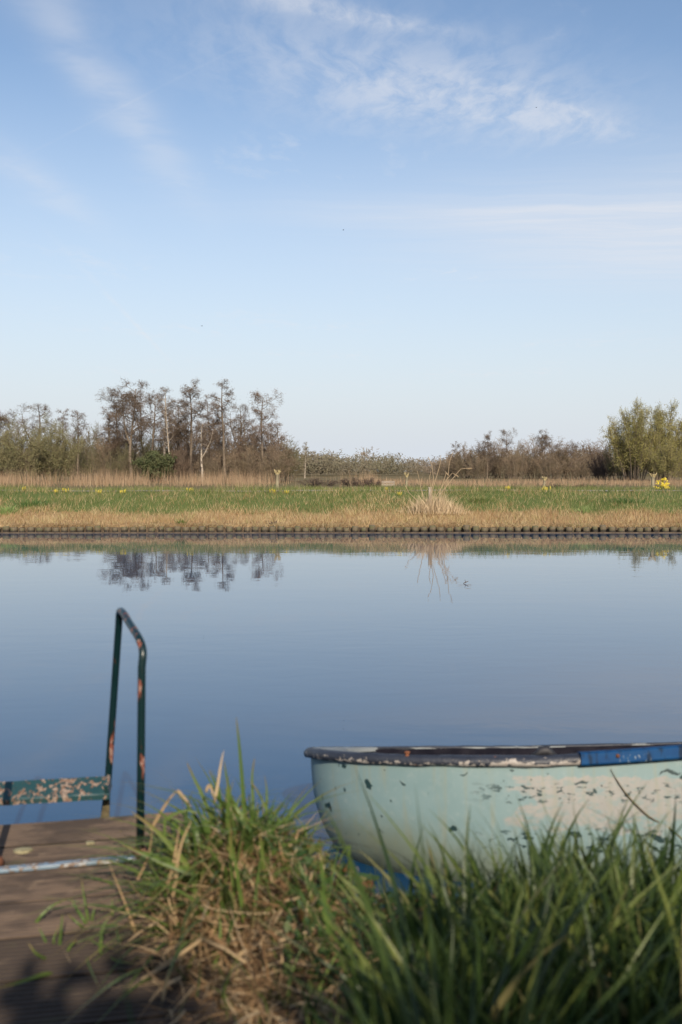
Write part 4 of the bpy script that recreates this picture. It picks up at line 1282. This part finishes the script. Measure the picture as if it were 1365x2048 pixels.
# ------------------------------------------------------------------ near grasses
def build_tussock():
    rng = np.random.default_rng(31)
    c = Vector((-.255, 2.55, .40))
    root = empty('grass_tussock', c, 'green and straw-coloured grass tussock between jetty and boat', 'grass tussock')
    n = 640
    base = np.stack([rng.normal(-.045, .12, n), rng.normal(0, .13, n), np.zeros(n)], 1)
    base[:, 2] = near_z(base[:, 0] + c.x, base[:, 1] + c.y) - c.z - .01
    d = np.stack([base[:, 0] * 3.0 + rng.normal(0, .25, n), base[:, 1] * 2.4 + rng.normal(0, .25, n) - .12, np.ones(n)], 1)
    L = rng.uniform(.15, .36, n) * np.clip(1.15 - np.where(base[:, 0] > -.02, (base[:, 0] + .02) * 4.5, (-.02 - base[:, 0]) * 1.8), .3, 1.1)
    bend = np.stack([d[:, 0] * .5 + rng.normal(0, .22, n), d[:, 1] * .4 + rng.normal(0, .2, n), -.25 - .5 * rng.random(n)], 1)
    V, F, ti, al = quad_arrays_ribbons(base, d, L, rng.uniform(.009, .019, n), bend, 7, rng, fold=.12)
    tag(link('green_blades', np_mesh('green_blades', V, F, attr={'tint': ti, 'along': al}), M['tussock'], root), kind='stuff')
    n = 620
    base = np.stack([rng.normal(-.05, .13, n), rng.normal(-.16, .13, n), np.zeros(n)], 1)
    base[:, 2] = near_z(base[:, 0] + c.x, base[:, 1] + c.y) - c.z + rng.uniform(0, .05, n)
    d = np.stack([base[:, 0] * 2 + rng.normal(0, .8, n), -.35 + rng.normal(0, .6, n), rng.normal(.3, .45, n)], 1)
    bend = np.stack([rng.normal(0, .55, n), -.15 + rng.normal(0, .4, n), -.5 + rng.normal(0, .4, n)], 1)
    d[:, 0] = np.where(base[:, 0] > .02, d[:, 0] * .3 - .2, d[:, 0]); bend[:, 0] = np.where(base[:, 0] > .02, -np.abs(bend[:, 0]) * .5, bend[:, 0])
    V, F, ti, al = quad_arrays_ribbons(base, d, rng.uniform(.06, .24, n) * np.where(base[:, 0] > .02, .6, np.where(base[:, 0] < -.15, .6, 1)), rng.uniform(.003, .011, n), bend, 6, rng)
    tag(link('dead_blades', np_mesh('dead_blades', V, F, attr={'tint': ti, 'along': al}), M['straw'], root), kind='stuff')
    # blades that stand out one by one
    hero = [('t', [(492, 1680), (487, 1590), (480, 1500), (473, 1434)], 2.62, .014), ('s', [(428, 1610), (436, 1570), (442, 1530), (448, 1500)], 2.60, .009), ('t', [(508, 1650), (506, 1590), (505, 1550), (510, 1514)], 2.65, .010),
            ('t', [(425, 1640), (405, 1590), (388, 1555), (374, 1524)], 2.66, .012), ('s', [(302, 1660), (322, 1625), (340, 1597), (356, 1580)], 2.52, .009), ('s', [(356, 1580), (370, 1596), (384, 1615)], 2.52, .008),
            ('t', [(395, 1760), (360, 1712), (312, 1660), (262, 1622)], 2.40, .017), ('t', [(390, 1748), (345, 1730), (300, 1712), (244, 1690)], 2.34, .017), ('t', [(520, 1660), (535, 1645), (548, 1628), (560, 1610)], 2.62, .010),
            ('t', [(450, 1640), (440, 1600), (430, 1565), (418, 1540)], 2.64, .012), ('t', [(478, 1660), (465, 1610), (455, 1560), (448, 1520)], 2.62, .012), ('t', [(545, 1700), (540, 1640), (520, 1590), (500, 1560)], 2.63, .010),
            ('s', [(330, 1780), (345, 1740), (352, 1700), (360, 1650)], 2.36, .010), ('s', [(345, 1800), (352, 1760), (356, 1720), (366, 1680), (384, 1640)], 2.34, .011), ('s', [(275, 1760), (290, 1730), (300, 1700), (306, 1650)], 2.40, .006),
            ('t', [(470, 1830), (468, 1770), (462, 1720), (462, 1650)], 2.30, .012), ('t', [(490, 1850), (480, 1780), (470, 1720), (455, 1690)], 2.24, .011), ('t', [(330, 1640), (355, 1625), (385, 1622), (420, 1640)], 2.46, .008),
            ('s', [(412, 1585), (420, 1570), (430, 1600), (437, 1625)], 2.58, .008), ('t', [(660, 1870), (650, 1810), (646, 1750), (642, 1690)], 1.9, .014), ('t', [(612, 1730), (614, 1680), (606, 1650), (588, 1630)], 2.55, .006),
            ('t', [(700, 1690), (690, 1700), (678, 1725), (668, 1760)], 2.5, .006), ('t', [(560, 1780), (590, 1730), (560, 1690), (520, 1665)], 2.5, .011), ('t', [(600, 1790), (575, 1740), (545, 1705), (500, 1688)], 2.46, .011)]
    for kind, pts, D, w in hero:
        P = smooth_path([at(px, py, D) - c for px, py in pts], 4)
        if kind == 't' and pts[0][1] < 1850: P = [P[0] + Vector((0, .0, -.08))] + P
        n = len(P); rows = []; al = []
        for i, p in enumerate(P):
            f = i / (n - 1); ww = w * (min(1, .65 + f * 2) * (1 - f) ** .6 + .04)
            dv = (P[min(i + 1, n - 1)] - P[max(i - 1, 0)]).normalized()
            s = dv.cross(Vector((0, -1, .25))).normalized()
            rows.append([p - s * ww / 2 + Vector((0, -ww * .15, 0)), p, p + s * ww / 2 + Vector((0, -ww * .15, 0))]); al += [f] * 3
        b = MB().grid(rows); me = b.mesh('grass_blade')
        for nm, val in (('tint', [rng.uniform(.3, 1)] * len(al)), ('along', al)):
            a_ = me.attributes.new(nm, 'FLOAT', 'POINT'); a_.data.foreach_set('value', val)
        link('grass_blade', me, M['tussock' if kind == 't' else 'straw'], root)
build_tussock()

def litter():
    rng = np.random.default_rng(41)
    n = 7000
    x = rng.uniform(-.62, .35, n); y = rng.uniform(1.35, 2.75, n)
    # straw lies over the right end of the boards and in front of the tussock
    lim = -.40 + .30 * np.clip((2.2 - y) / .6, 0, 1) + .05 * np.sin(y * 9)
    k = (rng.random(n) < np.clip((x - lim) / .08 + .55, 0, 1)) & (rng.random(n) < np.where(x > .02, .55, 1))
    x, y = x[k], y[k]; n = len(x)
    k = ~((x > -.14) & (y > 2.36 + (x < -.02) * .06)); x, y = x[k], y[k]; n = len(x)
    z = np.maximum(near_z(x, y), np.where(x < -.36, DK + .004, -9)) + rng.uniform(0, .05, n)
    a = rng.uniform(0, 2 * np.pi, n)
    d = np.stack([np.cos(a), np.sin(a), rng.normal(.12, .22, n)], 1)
    s = np.stack([-np.sin(a), np.cos(a), rng.normal(0, .4, n)], 1)
    bend = np.stack([rng.normal(0, .6, n), rng.normal(0, .6, n), rng.normal(-.12, .3, n)], 1)
    V, F, ti, al = quad_arrays_ribbons(np.stack([x, y, z], 1), d, rng.uniform(.03, .17, n), rng.uniform(.0022, .0085, n), bend, 6, rng, side=s)
    tag(link('dead_grass_litter', np_mesh('dead_grass_litter', V, F, attr={'tint': ti, 'along': al}), M['thatch']), kind='stuff')
litter()

def near_grass():
    rng = np.random.default_rng(54)
    B, Dr, Ls, Ws, Bd = [], [], [], [], []
    nt = 480
    k = 0
    while k < nt:
        x = rng.uniform(-.25, 1.75); y = rng.uniform(.78, 2.62) if k % 2 else rng.uniform(1.5, 2.45)
        left = .17 - .36 * (2.2 - y)
        if x < left + rng.uniform(-.01, .06): continue
        k += 1
        m = rng.integers(7, 14)
        r = rng.uniform(.03, .07)
        ox, oy = rng.normal(0, r, m), rng.normal(0, r, m)
        bx, by = x + ox, y + oy
        bz = near_z(bx, by) - .01
        ln = rng.normal(.05, .12)
        d = np.stack([ox * 2.6 + ln + rng.normal(0, .12, m), oy * 2.2 + rng.normal(0, .14, m), np.ones(m)], 1)
        tall = .78 + .22 * np.sin(x * 5.1 + 1.2) + .1 * np.sin(x * 13)
        fade = np.clip((x - left) / .30, .42, 1)
        L = rng.uniform(.30, .72, m) * tall * fade * rng.uniform(.8, 1.2)
        L = np.minimum(L, np.maximum(1.45 - rng.uniform(.308, .41, m) * y - bz, .08))
        droop = rng.random(m)
        bend = np.stack([d[:, 0] * .5 + rng.normal(0, .22, m), d[:, 1] * .4 + rng.normal(0, .2, m), np.where(droop > .8, -.65, -.12) * rng.uniform(.5, 1.2, m)], 1)
        B.append(np.stack([bx, by, bz], 1)); Dr.append(d); Ls.append(L); Ws.append(rng.uniform(.011, .026, m)); Bd.append(bend)
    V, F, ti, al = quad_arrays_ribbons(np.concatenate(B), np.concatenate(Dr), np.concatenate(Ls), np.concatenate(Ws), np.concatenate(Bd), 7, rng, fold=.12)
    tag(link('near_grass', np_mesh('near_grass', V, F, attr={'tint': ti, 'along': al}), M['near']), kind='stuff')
    # thin sprinkle of green through the straw and low leaves at the water's edge
    n = 300
    x = rng.uniform(-.35, .3, n); y = np.minimum(rng.uniform(1.5, 2.75, n), np.where(x > -.08, 2.3, 9))
    z = near_z(x, y)
    d = np.stack([rng.normal(0, .35, n), rng.normal(0, .3, n), np.ones(n)], 1)
    V, F, ti, al = quad_arrays_ribbons(np.stack([x, y, z], 1), d, rng.uniform(.06, .2, n), rng.uniform(.004, .010, n), np.stack([rng.normal(0, .3, n), rng.normal(0, .3, n), -.4 * rng.random(n)], 1), 6, rng, fold=.12)
    tag(link('sparse_grass', np_mesh('sparse_grass', V, F, attr={'tint': ti, 'along': al}), M['tussock']), kind='stuff')
    n = 1500
    x = rng.uniform(-.12, .45, n); y = rng.uniform(2.0, 2.6, n)
    P = np.stack([x, y, near_z(x, y) + rng.uniform(0, .07, n)], 1)
    V, F = specks(P, .016, rng)
    tag(link('ground_cover', np_mesh('ground_cover', V, F, smooth=False, attr={'tint': np.repeat(rng.random(n), 4), 'along': np.zeros(4 * n)}), M['leaf']), kind='stuff')
near_grass()

def leafy_plant():
    rng = random.Random(6)
    c = at(735, 1772, 2.72)
    root = empty('leafy_plant', c, 'small round-leaved dark green plant at the water edge below the bow', 'plant')
    for k in range(9):
        a = rng.uniform(0, 6.28); r = rng.uniform(.006, .03); e = Vector((math.cos(a) * r, math.sin(a) * r * .6, rng.uniform(.0, .035)))
        b = MB(); s = rng.uniform(.014, .022); n = 8
        T = Matrix.Rotation(rng.uniform(-.7, .7), 3, 'X') @ Matrix.Rotation(rng.uniform(-.7, .7), 3, 'Y')
        ring = [T @ Vector((math.cos(2 * math.pi * q / n) * s, math.sin(2 * math.pi * q / n) * s * .8, 0)) + e for q in range(n)]
        b.grid([ring, [e + (p - e) * .1 + Vector((0, 0, -.004)) for p in ring]], closed=True); b.f.append(tuple(range(n, 2 * n)))
        b.tube([e + Vector((0, 0, -.004)), Vector((e.x * .3, e.y * .3, -.06))], .0015, 4)
        me = b.mesh('leaf'); a_ = me.attributes.new('tint', 'FLOAT', 'POINT'); a_.data.foreach_set('value', [rng.uniform(.2, .7)] * len(me.vertices))
        link('leaf', me, M['leaf'], root)
leafy_plant()

def deck_tufts():
    """grass growing up through the deck joints, blade by blade"""
    spec = {'left': [(110, 1960, [(95, 1948), (40, 1965), (-10, 1978)], .014), (105, 1925, [(85, 1915), (70, 1905), (57, 1885)], .012), (100, 1905, [(88, 1875), (78, 1855)], .010), (118, 1910, [(122, 1865), (126, 1825)], .012),
                     (128, 1920, [(140, 1895), (155, 1878)], .011), (112, 1900, [(108, 1880), (118, 1850)], .008), (66, 1862, [(78, 1838), (105, 1812), (138, 1797)], .012)],
            'mid': [(178, 1862, [(168, 1840), (152, 1815), (142, 1796)], .013), (180, 1860, [(174, 1825), (168, 1790), (163, 1755)], .009), (175, 1862, [(160, 1850), (135, 1828)], .010), (183, 1860, [(186, 1830), (192, 1812)], .010)],
            'right': [(200, 1925, [(202, 1890), (206, 1855), (222, 1832)], .013), (228, 1845, [(236, 1870), (242, 1896)], .012), (226, 1850, [(225, 1820), (224, 1795)], .010), (168, 1898, [(178, 1930), (200, 1978)], .010),
                      (165, 1870, [(195, 1888), (235, 1900)], .009), (205, 1905, [(235, 1922), (280, 1928)], .007)]}
    lab = {'left': 'low green grass tuft sprouting between the boards at the left', 'mid': 'small upright green tuft on the deck between two others', 'right': 'loose green grass tuft on the deck nearest the straw'}
    rng = random.Random(2)
    for key, blades in spec.items():
        px, py, _, _ = blades[0]
        D = (H - DK) * FPX / (py - HY); c = at(px, py, D)
        root = empty('grass_tuft', c, lab[key], 'grass tuft', 'grass tufts growing through the deck')
        for (bx, by, tip, w) in blades:
            D0 = (H - DK) * FPX / (by - HY)
            P = [at(bx, by, D0)]
            for j, (tx, ty) in enumerate(tip):
                Dg = (H - DK) * FPX / (ty - HY); lift = .012 + .02 * (j + 1)
                P.append(at(tx, ty, min(D0 - .0 + .01 * j, (H - DK - lift) * FPX / (ty - HY))))
            P = smooth_path([p - c for p in P], 4); n = len(P); rows = []; al = []
            for i, p in enumerate(P):
                f = i / (n - 1); ww = w * .72 * (min(1, .6 + f * 2) * (1 - f) ** .55 + .04)
                dv = (P[min(i + 1, n - 1)] - P[max(i - 1, 0)]).normalized(); s = dv.cross(Vector((0, -1, .5))).normalized()
                rows.append([p - s * ww / 2 + Vector((0, 0, ww * .12)), p, p + s * ww / 2 + Vector((0, 0, ww * .12))]); al += [f] * 3
            me = MB().grid(rows).mesh('grass_blade')
            for nm, val in (('tint', [rng.uniform(.1, .8)] * len(al)), ('along', al)):
                a_ = me.attributes.new(nm, 'FLOAT', 'POINT'); a_.data.foreach_set('value', val)
            link('grass_blade', me, M['tussock'], root)
deck_tufts()

def broken_stalk():
    D = 1.98
    zt = near_z(-.25, 2.0) + .05
    P = [at(284, 1960, 2.10), at(345, 1920, 2.12), at(405, 1878, 2.15)]
    Q = [at(405, 1878, 2.15), at(450, 1898, 2.10), at(492, 1925, 2.05)]
    root = empty('broken_reed', P[1], 'straw-coloured broken reed stalk bent like a roof, lying on the straw', 'reed')
    for k, S in enumerate((P, Q)):
        pts = [p - P[1] for p in S]
        me = MB().tube(pts, [.0055, .005, .0045] if k == 0 else [.0045, .004, .003], 8).mesh('stalk')
        for nm in ('tint', 'along'):
            a_ = me.attributes.new(nm, 'FLOAT', 'POINT'); a_.data.foreach_set('value', [.75 if nm == 'tint' else .3] * len(me.vertices))
        link('stalk', me, M['straw'], root)
broken_stalk()

# ------------------------------------------------------------------ small far things
def bird(px, py, D, span, label, rz=0):
    b = MB(); s = span
    b.tube([(-.25 * s, 0, 0), (0, 0, .02 * s), (.25 * s, 0, .01 * s), (.34 * s, 0, .02 * s)], [.02 * s, .09 * s, .07 * s, .02 * s], 6)
    root = empty('bird', at(px, py, D), label, 'bird'); root.rotation_euler = (0, 0, rz)
    b.build('body', M['bird'], root)
    for sd in (-1, 1):
        w = MB(); w.grid([[(-.1 * s, sd * .04 * s, .03 * s), (.12 * s, sd * .04 * s, .03 * s)], [(-.08 * s, sd * .26 * s, .12 * s), (.10 * s, sd * .26 * s, .13 * s)], [(-.09 * s, sd * .5 * s, .08 * s), (-.04 * s, sd * .5 * s, .08 * s)]])
        w.build('wing', M['bird'], root)
bird(404, 652, 120, .45, 'tiny dark bird low in the sky above the left grove', 1.2)
bird(1073, 215, 120, .32, 'tiny dark bird high in front of the rippled cloud', .6)
bird(687, 460, 130, .42, 'tiny dark bird in the middle of the pale sky', .2)
def drift():
    c = at(932, 1168, H * FPX / (1168 - HY)); c.z = .004
    b = MB().tube([(-.03, 0, 0), (0, .01, .012), (.035, 0, .03)], [.004, .006, .003], 5).tube([(0, .01, .01), (-.012, 0, .05)], [.004, .002], 5)
    o = b.build('floating_twig', M['dark_scrub']); o.location = c
    tag(o, 'tiny dark twig floating on the water toward the right', 'twig')
drift()
